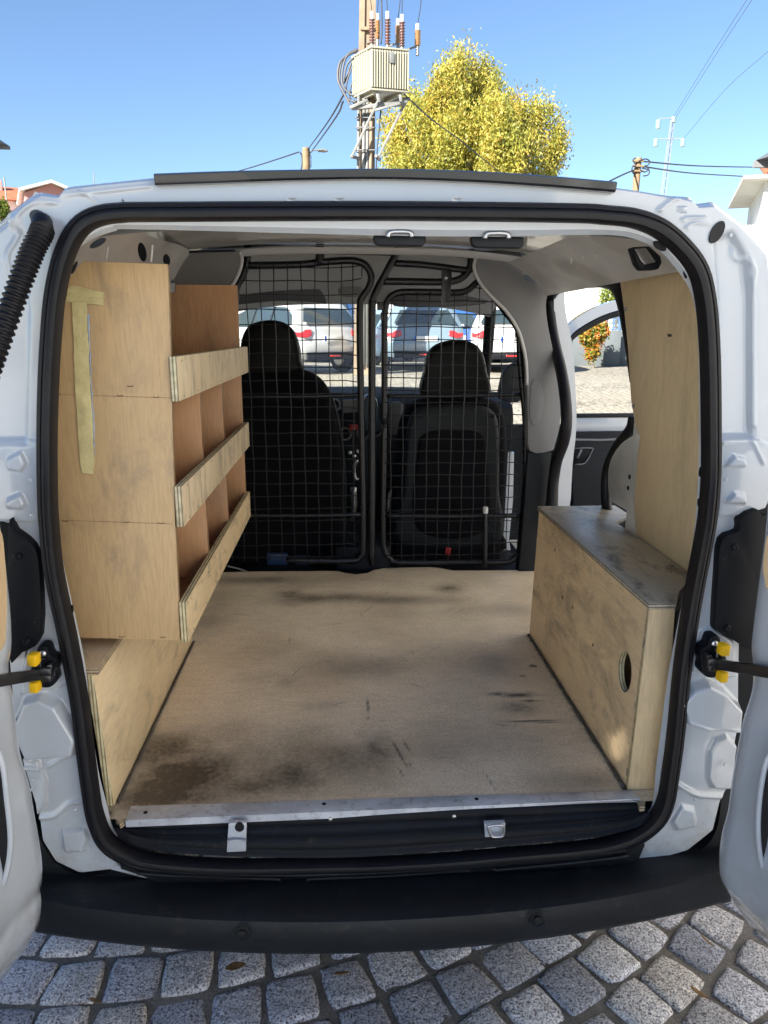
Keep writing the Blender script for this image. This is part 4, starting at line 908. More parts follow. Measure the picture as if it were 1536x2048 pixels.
for z_ in (0.862, 1.107, 1.355):
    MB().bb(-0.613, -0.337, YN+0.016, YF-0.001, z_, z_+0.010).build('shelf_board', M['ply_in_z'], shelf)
lipmats = [M['ply_lip'], ply('birch_ply_lip_b', (0.78,0.62,0.41), (0.56,0.43,0.26), 'x', 'z', ds=6, dirtamt=0.7, dirtcol=(0.19,0.15,0.12), seed=41, figure=0.7, rough=0.6), ply('birch_ply_lip_c', (0.80,0.61,0.36), (0.58,0.41,0.22), 'x', 'y', ds=7, dirtamt=0.7, dirtcol=(0.19,0.14,0.10), seed=43, figure=0.9, rough=0.6)]
for k, (za, zb, xo) in enumerate(((1.353,1.437,-0.308),(1.105,1.187,-0.314),(0.858,0.946,-0.320))):
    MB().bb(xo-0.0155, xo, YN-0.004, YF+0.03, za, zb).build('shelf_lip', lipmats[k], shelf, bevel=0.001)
for k, (za, xo) in enumerate(((1.360,-0.308),(1.112,-0.314),(0.866,-0.320))):
    for j in range(7):
        for zz in ((za,) if j % 2 else (za, za+0.068)): MB().lathe([(0.0022,-0.0002),(0.0022,0.0004),(0.0008,0.0006)], (xo, 1.46+j*0.155+0.01*math.sin(j*5+k), zz), 8, 'X').build('nail_head', bpy.data.materials['rust'], shelf)
MB().prism(PX([(339,566),(350,566),(350,584),(339,586)], Y=YF-0.006), (0,0.003,0)).build('corner_bracket', M['steel'], shelf)
# masking tape stuck on the end panel
def tape(px, mat, Y_, nm):
    L_, R_ = px; a = resample(smooth_path(PX(L_, Y=Y_), 4), 40); b = resample(smooth_path(PX(R_, Y=Y_), 4), 40); rings = []
    for i, (p, q) in enumerate(zip(a, b)):
        p = p+Vector((random.uniform(-.0008,.0008),0,0)); q = q+Vector((random.uniform(-.001,.001),0,0))
        rings.append([p+Vector((0,0.0,0)), p.lerp(q,.3)+Vector((0,-0.0015*random.random(),0)), p.lerp(q,.7)+Vector((0,-0.002*random.random(),0)), q])
    return MB().loft(rings, closed=False).build(nm, mat, e, smooth='all')
tape(([(144,604),(146,660),(150,760),(155,850),(160,920),(164,946)], [(173,606),(177,680),(180,760),(185,840),(188,900),(190,928),(186,948)]), M['tape'], YN-0.004, 'tape_strip')
tape(([(130,603),(134,590),(136,577),(145,570)], [(207,611),(207,600),(208,590),(206,584)]), M['tape'], YN-0.002, 'tape_strip')
tape(([(172,628),(177,680),(180,760),(185,850),(188,905)], [(179,628),(181,690),(184,775),(189,850),(190,910)]), M['tapeb'], YN-0.0012, 'tape_backing')

lbox = thing('storage_box', (-0.56, 1.75, FZ), 'long low plywood box with a thin lid under the shelving unit', 'plywood box')
MB().prism([Vector((-0.492,1.338,0.826)), Vector((-0.476,1.338,FZ+0.001)), Vector((-0.478,2.165,FZ+0.001)), Vector((-0.490,2.165,0.826))], (-0.014,0,0)).build('side_board', M['ply_boxl'], lbox, bevel=0.0008)
MB().prism([Vector((-0.480,1.334,0.828)), Vector((-0.490,2.18,0.828)), Vector((-0.632,2.18,0.828)), Vector((-0.632,1.40,0.828)), Vector((-0.575,1.338,0.828))], (0,0,0.014)).build('box_lid', M['ply_topl'], lbox, bevel=0.0008)
MB().tube([Vector((-0.600,1.66,0.85)), Vector((-0.49,1.66,0.85))], 0.006, 6).build('lid_batten', M['trim'], lbox)
MB().bb(-0.63, -0.492, 2.15, 2.165, FZ+0.002, 0.826).build('end_board', M['ply_boxe'], lbox)
MB().lathe([(0.007,0.0),(0.007,0.001),(0.003,0.0015)], P(275,1394,X=-0.484), 12, 'X').build('box_screw', M['steel'], lbox)
MB().tube([Vector((-0.471,y_, FZ+0.003)) for y_ in np.linspace(1.35,2.16,40)], lambda t: 0.0030+0.0006*math.sin(t*31)*math.sin(t*13), 8).build('sealant_bead', simple('old_sealant', (0.09,0.075,0.06), 0.8, 0, 0.5, 40, 0.5, 90), lbox, smooth='all')

rbox = thing('wheel_arch_box', (0.68, 1.75, FZ), 'tall stained plywood box with a round hole over the right wheel arch', 'plywood box')
# side board with a round hole: ring of quads
hc_y, hc_z, hr_ = 1.418, 0.767, 0.045
def rb_x(z): return 0.606+0.010*(z-FZ)/0.427
N_ = 48; inn_h = [(hc_y+0.036*math.cos(a)*0.98, hc_z+0.046*math.sin(a)) for a in [6.28318*k/N_ for k in range(N_)]]
def box_edge(a):
    c, s = math.cos(a), math.sin(a); t = 1e9
    if c > 1e-6: t = min(t, (2.172-hc_y)/c)
    if c < -1e-6: t = min(t, (1.3485-hc_y)/c)
    if s > 1e-6: t = min(t, (0.943-hc_z)/s)
    if s < -1e-6: t = min(t, (FZ+0.001-hc_z)/s)
    return hc_y+c*t, hc_z+s*t
angs = sorted(set([6.28318*k/N_ for k in range(N_)]+[math.atan2(z-hc_z, y-hc_y) % 6.28318 for y in (1.3485,2.172) for z in (0.943,FZ+0.001)]))
o_ = [box_edge(a) for a in angs]; i_ = [(hc_y+0.036*math.cos(a), hc_z+0.046*math.sin(a)) for a in angs]
pt = lambda q, dx: Vector((rb_x(q[1])+dx, q[0], q[1]))
MB().loft([[pt(q, 0) for q in i_], [pt(q, 0) for q in o_], [pt(q, 0.013) for q in o_], [pt(q, 0.013) for q in i_], [pt(q, 0) for q in i_]], True).build('side_board', M['ply_box'], rbox)
MB().prism([Vector((rb_x(0.944)-0.004,1.334,0.945)), Vector((rb_x(0.944)-0.004,2.18,0.945)), Vector((0.86,2.18,0.945)), Vector((0.86,2.05,0.945)), Vector((0.785,1.98,0.945)), Vector((0.785,1.50,0.945)), Vector((0.705,1.40,0.945)), Vector((0.668,1.334,0.945))], (0,0,0.012)).build('box_top', M['ply_top'], rbox, bevel=0.0008)
MB().prism([Vector((0.606,1.336,FZ+0.001)), Vector((0.682,1.336,FZ+0.001)), Vector((0.668,1.336,0.944)), Vector((0.6155,1.336,0.944))], (0,0.012,0)).build('end_board', M['ply_boxe'], rbox, bevel=0.0006)
MB().bb(0.625, 0.86, 2.155, 2.168, FZ+0.002, 0.944).build('far_board', M['ply_boxe'], rbox)
MB().bb(0.70, 0.72, 1.37, 2.0, FZ+0.002, 0.90).build('arch_cover', M['white_in'], rbox)
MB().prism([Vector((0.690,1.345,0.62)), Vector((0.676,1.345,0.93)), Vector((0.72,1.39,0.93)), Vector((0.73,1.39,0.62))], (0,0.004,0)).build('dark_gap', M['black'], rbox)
stp = simple('dull_steel', (0.2,0.18,0.16), 0.5, 0.6)
for px, py in ((1279,1290),(1262,1412),(1246,1545)): MB().tube(PX([(px+8,py-8),(px+7,py+6)], Y=1.335), 0.0009, 5).build('staple', stp, rbox)
for px, py in ((1110,1100),(1125,1195),(1145,1215),(1186,1290)): MB().lathe([(0.004,0.0),(0.004,-0.001),(0.002,-0.002)], P(px, py, X=0.609), 10, 'X').build('box_screw', stp, rbox)
MB().tube([Vector((0.600,y_, FZ+0.003)) for y_ in np.linspace(1.345,2.16,40)], lambda t: 0.0034+0.0007*math.sin(t*29)*math.sin(t*11), 8).build('sealant_bead', bpy.data.materials['old_sealant'], rbox, smooth='all')
# ================================================================== GROUND
def gz(x, y):
    t = min(1.0, max(0.0, (y-3.5)/11.5)); return 0.68*(t*0.75+0.25*t*t*(3-2*t))
mt, nt, b = nodes('far_setts'); o = objvec(nt)
br = N(nt, 'ShaderNodeTexVoronoi', feature='F1'); br.inputs['Scale'].default_value = 8.5; br.inputs['Randomness'].default_value = 0.55; nt.links.new(o, br.inputs['Vector'])
cell = N(nt, 'ShaderNodeTexVoronoi', feature='DISTANCE_TO_EDGE'); cell.inputs['Scale'].default_value = 8.5; cell.inputs['Randomness'].default_value = 0.55; nt.links.new(o, cell.inputs['Vector'])
spc = N(nt, 'ShaderNodeSeparateColor'); nt.links.new(br.outputs['Color'], spc.inputs[0])
c = mix(nt, spc.outputs[0], (0.27,0.25,0.20), (0.37,0.345,0.28))
c = mix(nt, ramp(nt, noise(nt, 0.35, o, 5), [(0.4, 0.0), (0.7, 0.6)]), c, (0.33,0.29,0.21))
c = mix(nt, ramp(nt, cell.outputs['Distance'], [(0.02, 1.0), (0.10, 0.0)]), c, (0.16,0.14,0.11))
nt.links.new(c, b.inputs['Base Color']); b.inputs['Roughness'].default_value = 0.85
bump(nt, b, cell.outputs['Distance'], 0.6, 0.02); M['far_setts'] = mt
M['joint'] = simple('joint_sand', (0.19,0.17,0.145), 0.95, 0, 0.35, 14, 0.8, 160, fine=0.4, fs=420)
def granite(name, tint):
    mt, nt, b = nodes(name); o = objvec(nt)
    n1 = noise(nt, 190, o, 3, 0.75, 0.4); n2 = noise(nt, 420, o, 2, 0.6)
    c = ramp(nt, n1, [(0.38, (0.09*tint[0],0.042*tint[1],0.055*tint[2])), (0.50, (0.60*tint[0],0.62*tint[1],0.65*tint[2])), (0.64, (0.95*tint[0],0.87*tint[1],0.89*tint[2]))])
    c = mix(nt, 1.0, c, ramp(nt, n2, [(0.35, 0.7), (0.65, 1.25)]), 'MULTIPLY')
    c = mix(nt, ramp(nt, noise(nt, 9, o, 5), [(0.45, 0.0), (0.8, 0.35)]), c, (0.19,0.175,0.15))
    oi = N(nt, 'ShaderNodeObjectInfo')
    c = mix(nt, 1.0, c, ramp(nt, oi.outputs['Random'], [(0.0, (0.66,0.68,0.72)), (0.35, (0.9,0.9,0.92)), (0.6, (1.05,1.03,1.0)), (0.8, (0.95,0.90,0.82)), (1.0, (1.25,1.25,1.25))]), 'MULTIPLY')
    c = mix(nt, ramp(nt, noise(nt, 28, o, 7, 0.75), [(0.52, 0.0), (0.72, 0.55)]), c, (0.17,0.15,0.115))
    nt.links.new(c, b.inputs['Base Color']); b.inputs['Roughness'].default_value = 0.72
    h = math_(nt, 'ADD', math_(nt, 'MULTIPLY', n1, 0.6), math_(nt, 'MULTIPLY', noise(nt, 60, o, 4), 1.4))
    bump(nt, b, h, 0.9, 0.006); return mt
M['granite'] = [granite('granite_a', (1,1,1)), granite('granite_b', (0.85,0.86,0.88)), granite('granite_c', (1.1,1.08,1.04))]
def ground(a, b_):
    # denser near the middle
    x = math.copysign(abs(a*2-1)**3, a*2-1)*900+0.0; y = -400+0 if False else math.copysign(abs(b_*2-1)**3, b_*2-1)*900+8
    return Vector((x, y, gz(x, y)-0.013))
gr_ = MB().grid(ground, 120, 160).build('pavement', M['far_setts'], None, smooth=True); gr_['kind'] = 'structure'
bed = MB().grid(lambda a, b_: Vector((-3.2+7*a, -0.6+4.0*b_, -0.006)), 4, 4).build('joint_bed', M['joint'], gr_)
# setts laid in arcs round a far centre; the ones in view are single stones
CX, CY = -0.58, 3.25
rr = random.Random(5); near, far_ = [], []
PIT = 0.123
for ring in range(6, 33):
    rad = ring*PIT*1.02; n = int(2*math.pi*rad/PIT)
    off_ = rr.uniform(0, 1)
    for k in range(n):
        a0 = (k+off_)/n*2*math.pi; am = a0+math.pi/n
        cx, cy = CX+(rad+PIT/2)*math.sin(am), CY-(rad+PIT/2)*math.cos(am)
        if not (-3 < cx < 3.6 and -0.5 < cy < 3.2): continue
        g_ = 0.0034; q = []
        for (rr_0, aa) in ((rad+g_, a0+g_/rad), (rad+g_, a0+2*math.pi/n-g_/rad), (rad+PIT-g_*0.6, a0+2*math.pi/n-g_/rad), (rad+PIT-g_*0.6, a0+g_/rad)):
            r_ = rr_0+rr.uniform(-.009, .007); t_ = aa+rr.uniform(-.009, .009)/rad
            q.append(Vector((CX+r_*math.sin(t_), CY-r_*math.cos(t_), 0)))
        (near if (-0.85 < cx < 1.05 and 0.98 < cy < 1.72) else far_).append(q)
US = {7: (0,.03,.10,.33,.67,.90,.97,1), 4: (0,.05,.5,.95,1), 3: (0,.06,.94,1)}
def sett(q, n, zc, mb=None):
    """stone with a rounded, uneven top"""
    mb = mb or MB(); a, b_, c_, d_ = q; cen_ = (a+b_+c_+d_)/4
    tx_, ty_ = rr.uniform(-.05, .05), rr.uniform(-.05, .05); W = [[rr.uniform(-.0045, .0045) for _ in range(n+1)] for _ in range(n+1)]; vs = []
    for i in range(n+1):
        for j in range(n+1):
            u, v = US[n][i], US[n][j]
            uu, vv = u*2-1, v*2-1
            p = a.lerp(b_, u).lerp(d_.lerp(c_, u), v)
            cor = 1-0.085*abs(uu)**3*abs(vv)**3*1.2
            p = cen_+(p-cen_)*cor
            elif_ = rr.uniform(-.03, .03)
            if i in (1, n-1) or j in (1, n-1): p = cen_+(p-cen_)*(1+elif_)
            if i in (0, n) or j in (0, n): p = cen_+(p-cen_)*(1+rr.uniform(-.06, .03)); dz = -0.013
            else: dz = 0.002*(1-uu*uu)*(1-vv*vv)+W[i][j]*0.55-(0.0025 if (i in (1, n-1) or j in (1, n-1)) else 0)
            vs.append(Vector((p.x, p.y, zc+dz+tx_*(p.x-cen_.x)+ty_*(p.y-cen_.y))))
    fs = [(i*(n+1)+j, (i+1)*(n+1)+j, (i+1)*(n+1)+j+1, i*(n+1)+j+1) for i in range(n) for j in range(n)]
    return mb.add(vs, fs)
for q in near:
    o_s = sett(q, 7, rr.uniform(-.003, .003)).build('sett', M['granite'][rr.choice((0,0,1,2))], gr_, smooth='all', recalc=False)
    for p in o_s.data.polygons: p.use_smooth = True
mbf = MB()
for q in far_: sett(q, 4, rr.uniform(-.003, .003), mbf)
ff = mbf.build('sett_field', M['granite'][0], gr_, smooth='all', recalc=False); ff['kind'] = 'stuff'
# dry leaves
leafm = simple('dry_leaf', (0.30,0.17,0.07), 0.7, 0, 0.4, 60, 0.2, 200)
def dry_leaf(px, py, L_, W_, ang, lab, curl=0.3):
    c = P(px, py, Z=0.012); t = []
    for i in range(9):
        u = i/8; w = W_*math.sin(math.pi*u)**0.8*(1-0.3*u)
        for s in (-1, 0, 1):
            x, y = (u-0.5)*L_, s*w; z = 0.004+abs(s)*w*curl+0.01*(u-0.5)**2*4*curl
            t.append(c+Vector((x*math.cos(ang)-y*math.sin(ang), x*math.sin(ang)+y*math.cos(ang), z)))
    o = MB().add(t, [(i*3+j, (i+1)*3+j, (i+1)*3+j+1, i*3+j+1) for i in range(8) for j in range(2)]).build('dry_leaf', leafm, None, smooth='all')
    md = o.modifiers.new('thick', 'SOLIDIFY'); md.thickness = 0.0006
    tag(o, lab, 'leaf', 'dry leaves on the setts'); return o
dry_leaf(472,1940,0.052,0.014,0.25,'largest curled brown leaf lying just under the bumper edge',0.7)
dry_leaf(192,2006,0.040,0.006,-0.4,'thin brown leaf in the joint near the lower left corner',0.4)
dry_leaf(684,1950,0.045,0.006,0.1,'narrow dark leaf in the joint just right of the largest leaf',0.3)
dry_leaf(1398,1990,0.050,0.007,-0.9,'rust coloured leaf in a joint near the lower right corner',0.4)
dry_leaf(1415,1886,0.050,0.004,-1.2,'thin straw coloured leaf between the setts near the open right door',0.3)

# ================================================================== FOLIAGE
def leafmat(name, cols, transl=0.35):
    mt, nt, b = nodes(name); at = N(nt, 'ShaderNodeAttribute', attribute_name='tint')
    c = ramp(nt, at.outputs['Fac'], [(i/(len(cols)-1), q) for i, q in enumerate(cols)])
    nt.links.new(c, b.inputs['Base Color']); b.inputs['Roughness'].default_value = 0.5
    tl_ = N(nt, 'ShaderNodeBsdfTranslucent'); nt.links.new(c, tl_.inputs[0]); mx = N(nt, 'ShaderNodeMixShader'); mx.inputs[0].default_value = transl
    nt.links.new(b.outputs[0], mx.inputs[1]); nt.links.new(tl_.outputs[0], mx.inputs[2]); nt.links.new(mx.outputs[0], nt.nodes['Material Output'].inputs[0]); return mt
M['bark'] = simple('bark', (0.20,0.16,0.12), 0.9, 0, 0.35, 3, 0.8, 20)
def leaves(centres, L_, W_, droop, tint, seed, keep=None):
    """one small pointed leaf (2 triangles) per centre"""
    r_ = np.random.RandomState(seed); n = len(centres); C_ = np.asarray(centres)
    d = r_.normal(size=(n, 3)); d[:, 2] = d[:, 2]*0.6-droop; d /= np.linalg.norm(d, axis=1)[:, None]
    s = r_.normal(size=(n, 3)); s = np.cross(d, s); s /= np.linalg.norm(s, axis=1)[:, None]
    k = r_.uniform(0.6, 1.3, (n, 1)); a = C_-d*L_*k/2; b_ = C_+d*L_*k/2; l = C_+s*W_*k/2-d*L_*0.1; r2 = C_-s*W_*k/2-d*L_*0.1
    vs = np.stack([a, l, b_, r2], 1).reshape(-1, 3); me = bpy.data.meshes.new('leaves')
    fs = (np.arange(n)[:, None]*4+np.arange(4)[None]).reshape(-1)
    me.vertices.add(4*n); me.vertices.foreach_set('co', vs.reshape(-1)); me.loops.add(4*n); me.loops.foreach_set('vertex_index', fs)
    me.polygons.add(n); me.polygons.foreach_set('loop_start', np.arange(n)*4); me.update(calc_edges=True)
    at = me.attributes.new('tint', 'FLOAT', 'POINT'); at.data.foreach_set('value', np.repeat(np.clip(tint, 0, 1), 4).astype(np.float32))
    return me
def tree(name, lobes, n, L_, W_, droop, mat, base, top, tr_, lab, cat, seed, cl=0.35, per=26, group=None, crownname='crown', kind=None):
    r_ = np.random.RandomState(seed); root = thing(name, base, lab, cat, group)
    vol = np.array([l[3]*l[4]*l[5] for l in lobes]); pr_ = vol**0.8; pr_ /= pr_.sum(); nc = n//per; ctr = []; tn = []
    for i in range(nc):
        l = lobes[r_.choice(len(lobes), p=pr_)]; d = r_.normal(size=3); d /= np.linalg.norm(d); rad = r_.uniform(0.35, 1.0)**0.45
        c0 = np.array(l[:3])+d*rad*np.array(l[3:6]); t0 = r_.uniform(0, 1)
        q = c0+r_.normal(size=(per, 3))*np.array([cl*.55, cl*.55, cl]); q[:, 2] -= np.abs(r_.normal(size=per))*cl*droop
        ctr.append(q); tn.append(np.clip(0.45+0.34*(t0-.5)*2+r_.normal(size=per)*0.16, 0, 1))
    ctr = np.concatenate(ctr); me = leaves(ctr, L_, W_, droop, np.concatenate(tn), seed+1)
    o = bpy.data.objects.new(crownname, me); COL.objects.link(o); me.materials.append(mat); attach(o, root); 
    if kind: o['kind'] = kind
    mb = MB(); base = Vector(base); top = Vector(top)
    tp = smooth_path([base+Vector((0,0,-0.3)), base.lerp(top, .35)+Vector((tr_*.8,0,0)), base.lerp(top, .7)-Vector((tr_*.6,0,0)), top], 6); mb.tube(tp, lambda t: tr_*(1-0.8*t), 10)
    for l in lobes:
        e_ = Vector(l[:3]); a = base.lerp(top, min(0.95, max(0.3, (e_.z-base.z)/(top.z-base.z+1e-6)-0.25)))
        mb.tube(smooth_path([a, a.lerp(e_, .5)+Vector((0,0,-0.1)), e_], 5), lambda t: tr_*0.32*(1-.8*t), 6)
    mb.build('trunk', M['bark'], root, smooth='all'); return root, o
M['yleaf'] = leafmat('yellow_leaves', [(0.18,0.21,0.04),(0.34,0.34,0.06),(0.50,0.45,0.08),(0.57,0.45,0.09),(0.56,0.35,0.08)], 0.4)
YT = 34.0; K = YT/FPX*1.03
def lb(px, py, rx, ry, dy=0): v = P(px, py+12, Y=YT+dy); return (v.x, v.y, v.z, rx*K*0.82, rx*K*0.8, ry*K*0.82)
tb_ = P(925,640,Y=YT)
tree('yellow_tree', [lb(930,105,24,26), lb(905,132,32,32,-1), lb(962,145,34,34,1), lb(1012,232,30,34,.5), lb(1030,205,26,28,0), lb(1045,262,34,34,-1), lb(992,225,42,46,-2.5), lb(1002,290,44,46,-3), lb(985,340,40,40,-3), lb(890,175,44,40,-1.5), lb(945,185,44,42,.5), lb(996,175,28,40), lb(860,225,44,42,-1), lb(915,245,50,44,-2), lb(975,240,46,44,1), lb(1022,225,28,36,-.5), lb(1070,205,22,26), lb(1062,242,30,36,1), lb(1104,250,28,34,0), lb(1112,285,22,40,.5), lb(1090,212,22,24,0), lb(782,238,20,26,0), lb(790,285,24,30,-.5), lb(830,215,26,28,0), lb(1030,290,40,36,-2), lb(1100,310,18,32,1), lb(1072,330,30,28,-1), lb(840,280,38,34,1), lb(885,310,44,40,-1), lb(950,310,46,40,0), lb(1000,345,50,36,1), lb(815,320,36,34,-1), lb(860,350,60,36,0), lb(940,365,60,34,-1), lb(796,262,20,30,0), lb(812,165,14,20,1), lb(835,180,22,28,1), lb(785,300,16,26,.5), lb(1040,370,40,26,0)],
     105000, 0.16, 0.060, 1.1, M['yleaf'], (tb_.x, YT, 0.55), (P(928,150,Y=YT).x, YT, P(928,150,Y=YT).z), 0.28, 'tall yellow-green leafy tree beyond the roof of the van', 'tree', 21, cl=0.31, per=115)
# unseen tree added to shade the van; leaves thinned along sun rays for dapples
M['gleaf'] = leafmat('green_leaves', [(0.03,0.06,0.015),(0.05,0.10,0.02),(0.08,0.13,0.03)], 0.25)
ctr0 = Vector((0.15,2.75,0.95))+SUN*8.6
n = 26000; r_ = np.random.RandomState(77); d = r_.normal(size=(n, 3)); d /= np.linalg.norm(d, axis=1)[:, None]; q = d*(r_.uniform(0, 1, (n, 1))**(1/3))*np.array([3.0, 2.5, 2.5])
q += np.array(ctr0); q[:, 2] += 0.35*np.sin(q[:, 0]*3)
SU = np.array(SUN)
gaps = [(P(1300,1545,Y=1.336),.010,.055), (P(1392,1515,Y=1.27),.005,.05), (P(1120,1500,Z=FZ),-.02,.03), (P(1240,1500,X=.609),.0,.03), (P(1290,1420,Y=1.336),-.01,.02)]
keep = np.ones(n, bool)
for g_, w1, w2 in gaps:
    rel = q-np.array(g_); t = rel@SU; perp = rel-t[:, None]*SU
    keep &= ~((np.linalg.norm(perp, axis=1) < w1+0.06) & (r_.rand(n) < 0.80))
q = q[keep]
sroot = thing('shade_tree', (ctr0.x, ctr0.y, 0.0), 'dense green tree out of view, added to cast shade on the van', 'tree')
me = leaves(q, 0.20, 0.13, 0.2, r_.rand(len(q)), 78); o = bpy.data.objects.new('crown', me); COL.objects.link(o); me.materials.append(M['gleaf']); attach(o, sroot)
MB().tube(smooth_path([(ctr0.x,ctr0.y,-.1), (ctr0.x+.1,ctr0.y,1.6), (ctr0.x-.1,ctr0.y,3.5), (ctr0.x,ctr0.y,6)], 6), lambda t: 0.22*(1-.7*t), 12).build('trunk', M['bark'], sroot, smooth='all')

# red-tipped bush by the low wall
M['rleaf'] = leafmat('red_tip_leaves', [(0.06,0.13,0.02),(0.16,0.22,0.03),(0.45,0.30,0.04),(0.60,0.16,0.03),(0.62,0.12,0.04)], 0.35)
YB = 18.2; kb = YB/FPX
def lbb(px, py, rx, ry): v = P(px, py, Y=YB); return (v.x, v.y, v.z, rx*kb, rx*kb*0.8, ry*kb)
bb_ = P(1186,733,Y=YB)
tree('bush', [lbb(1190,668,24,22), lbb(1172,672,14,16), lbb(1185,700,14,18), lbb(1203,660,14,14), lbb(1180,715,8,10)], 5200, 0.075, 0.04, -0.2, M['rleaf'], (bb_.x, YB, bb_.z), (bb_.x, YB, P(1188,670,Y=YB).z), 0.03, 'round bush with orange and red young leaves in front of the low grey wall', 'bush', 31, cl=0.06, per=20, crownname='foliage')

# ================================================================== WALLS AND FENCES AHEAD
M['render_w'] = simple('white_render', (0.74,0.73,0.69), 0.85, 0, 0.1, 1.5, 0.2, 40)
M['render_g'] = simple('grey_render', (0.13,0.15,0.155), 0.85, 0, 0.12, 1.5, 0.2, 40)
M['fence_b'] = simple('blue_fence', (0.10,0.18,0.32), 0.5, 0, 0.15, 3)
M['fence_g'] = simple('green_fence', (0.10,0.22,0.14), 0.5, 0, 0.15, 3)
M['fence_s'] = simple('galvanised_fence', (0.42,0.43,0.42), 0.5, 0.3, 0.15, 3)
M['tile'] = simple('roof_tile', (0.42,0.13,0.06), 0.8, 0, 0.35, 2.5, 0.3, 20)
M['pink'] = simple('pink_render', (0.62,0.30,0.26), 0.85, 0, 0.08, 1.0)
M['wood_pole'] = simple('weathered_pole', (0.27,0.18,0.10), 0.85, 0, 0.3, 2, 0.3, 30)
M['conc'] = simple('pole_concrete', (0.27,0.205,0.14), 0.9, 0, 0.28, 3, 0.4, 30, dirt=((0.25,0.17,0.10), 5, 0.5, 0.6))
M['cable'] = simple('cable', (0.03,0.03,0.035), 0.6)
M['cable_g'] = simple('grey_cable', (0.09,0.09,0.095), 0.55)
def wall(name, a, b_, h_, th, mat, lab, cat='wall'):
    a = Vector((*a, 0)); b_ = Vector((*b_, 0)); c = (a+b_)/2; z = gz(c.x, c.y)-0.1
    L_ = (b_-a).length; o = MB().box((c.x, c.y, z+h_/2+0.05), (L_, th, h_+0.1), math.atan2(b_.y-a.y, b_.x-a.x)).build(name, mat, None, bevel=0.01); tag(o, lab, cat); return o
wall('low_wall', (4.6,19.3), (14,19.9), 0.88, 0.2, M['render_g'], 'low grey rendered wall behind the red-tipped bush')
MB_ = MB()
pr_ = P(1228,700,Y=19.0); o = MB().box((pr_.x, 19.15, gz(0,19)+0.45), (0.42,0.08,0.92)).build('wall_pier', M['render_g'], None, bevel=0.01); tag(o, 'darker grey pier standing against the low wall beside the bush', 'pier')
def fence(x0_, y0_, x1_, y1_, zb_, h_, pitch, mat, lab, rail_=True, w=0.025):
    root = thing('fence', ((x0_+x1_)/2, (y0_+y1_)/2, zb_), lab, 'fence'); A_ = Vector((x0_, y0_, zb_)); B_ = Vector((x1_, y1_, zb_)); n = int((B_-A_).length/pitch)
    for z in (0.06, h_-0.08): MB().bar(A_+Vector((0,0,z)), B_+Vector((0,0,z)), 0.03).build('rail', mat, root)
    me = None
    for i in range(n+1):
        p = A_.lerp(B_, i/n); 
        o = MB().box((p.x, p.y-0.02, zb_+h_/2), (w, w, h_)).build('bar', mat, root)
    return root
fence(6.9, 19.45, 10.5, 19.7, gz(0,19.4)+0.88, 0.42, 0.16, M['fence_b'], 'blue railing on top of the low grey wall', w=0.04)
wall('boundary_wall', (7.2,29.5), (16.5,30.5), 2.75, 0.2, M['render_w'], 'bright white boundary wall seen over the open passenger door')
fence(7.6, 29.4, 15.5, 30.2, gz(0,30)+2.7, 0.7, 0.26, M['fence_s'], 'thin wire fence along the top of the white boundary wall', w=0.02)
cc = P(1222,588,Y=28.5); tree('hedge_shrub', [(cc.x+0.6,28.6,cc.z-0.1,1.0,0.6,0.5)], 3000, 0.12, 0.07, 0, leafmat('hedge_leaves', [(0.07,0.13,0.02),(0.20,0.25,0.04),(0.35,0.34,0.06)]), (cc.x+0.6,28.6,0.6), (cc.x+0.6,28.6,cc.z), 0.05, 'yellow-green shrub in front of the white boundary wall', 'shrub', 37, cl=0.12, per=20, crownname='foliage')
wall('white_wall', (-0.35,24.2), (2.6,24.6), 2.1, 0.2, M['render_w'], 'tall white wall between the parked cars seen through the windscreen')
wall('cream_pillar', (-0.45,23.4), (0.0,23.4), 2.25, 0.4, simple('cream_render', (0.60,0.50,0.30), 0.85), 'cream gate pillar at the end of the tall white wall', 'pillar')
fence(-9.5, 25.5, -1.6, 25.5, gz(0,25), 2.1, 0.14, M['fence_g'], 'green railing behind the white hatchback', w=0.06)
wall('grey_kerb_wall', (2.8,27), (9,27), 1.2, 0.2, M['render_w'], 'pale wall behind the cars on the right of the windscreen')
r_h = MB().grid(lambda a, b_: Vector((-30+75*a, 46+2*math.sin(a*21)+3*b_, 0.5+ (1-(2*b_-1)**2)*(2.1+0.5*math.sin(a*37)+0.4*math.sin(a*90)))), 120, 8).build('hedge', simple('far_hedge', (0.08,0.11,0.04), 0.9, 0, 0.5, 1.2, 1.0, 3), None, smooth='all'); tag(r_h, 'long green hedge along the far side of the car park', 'hedge')

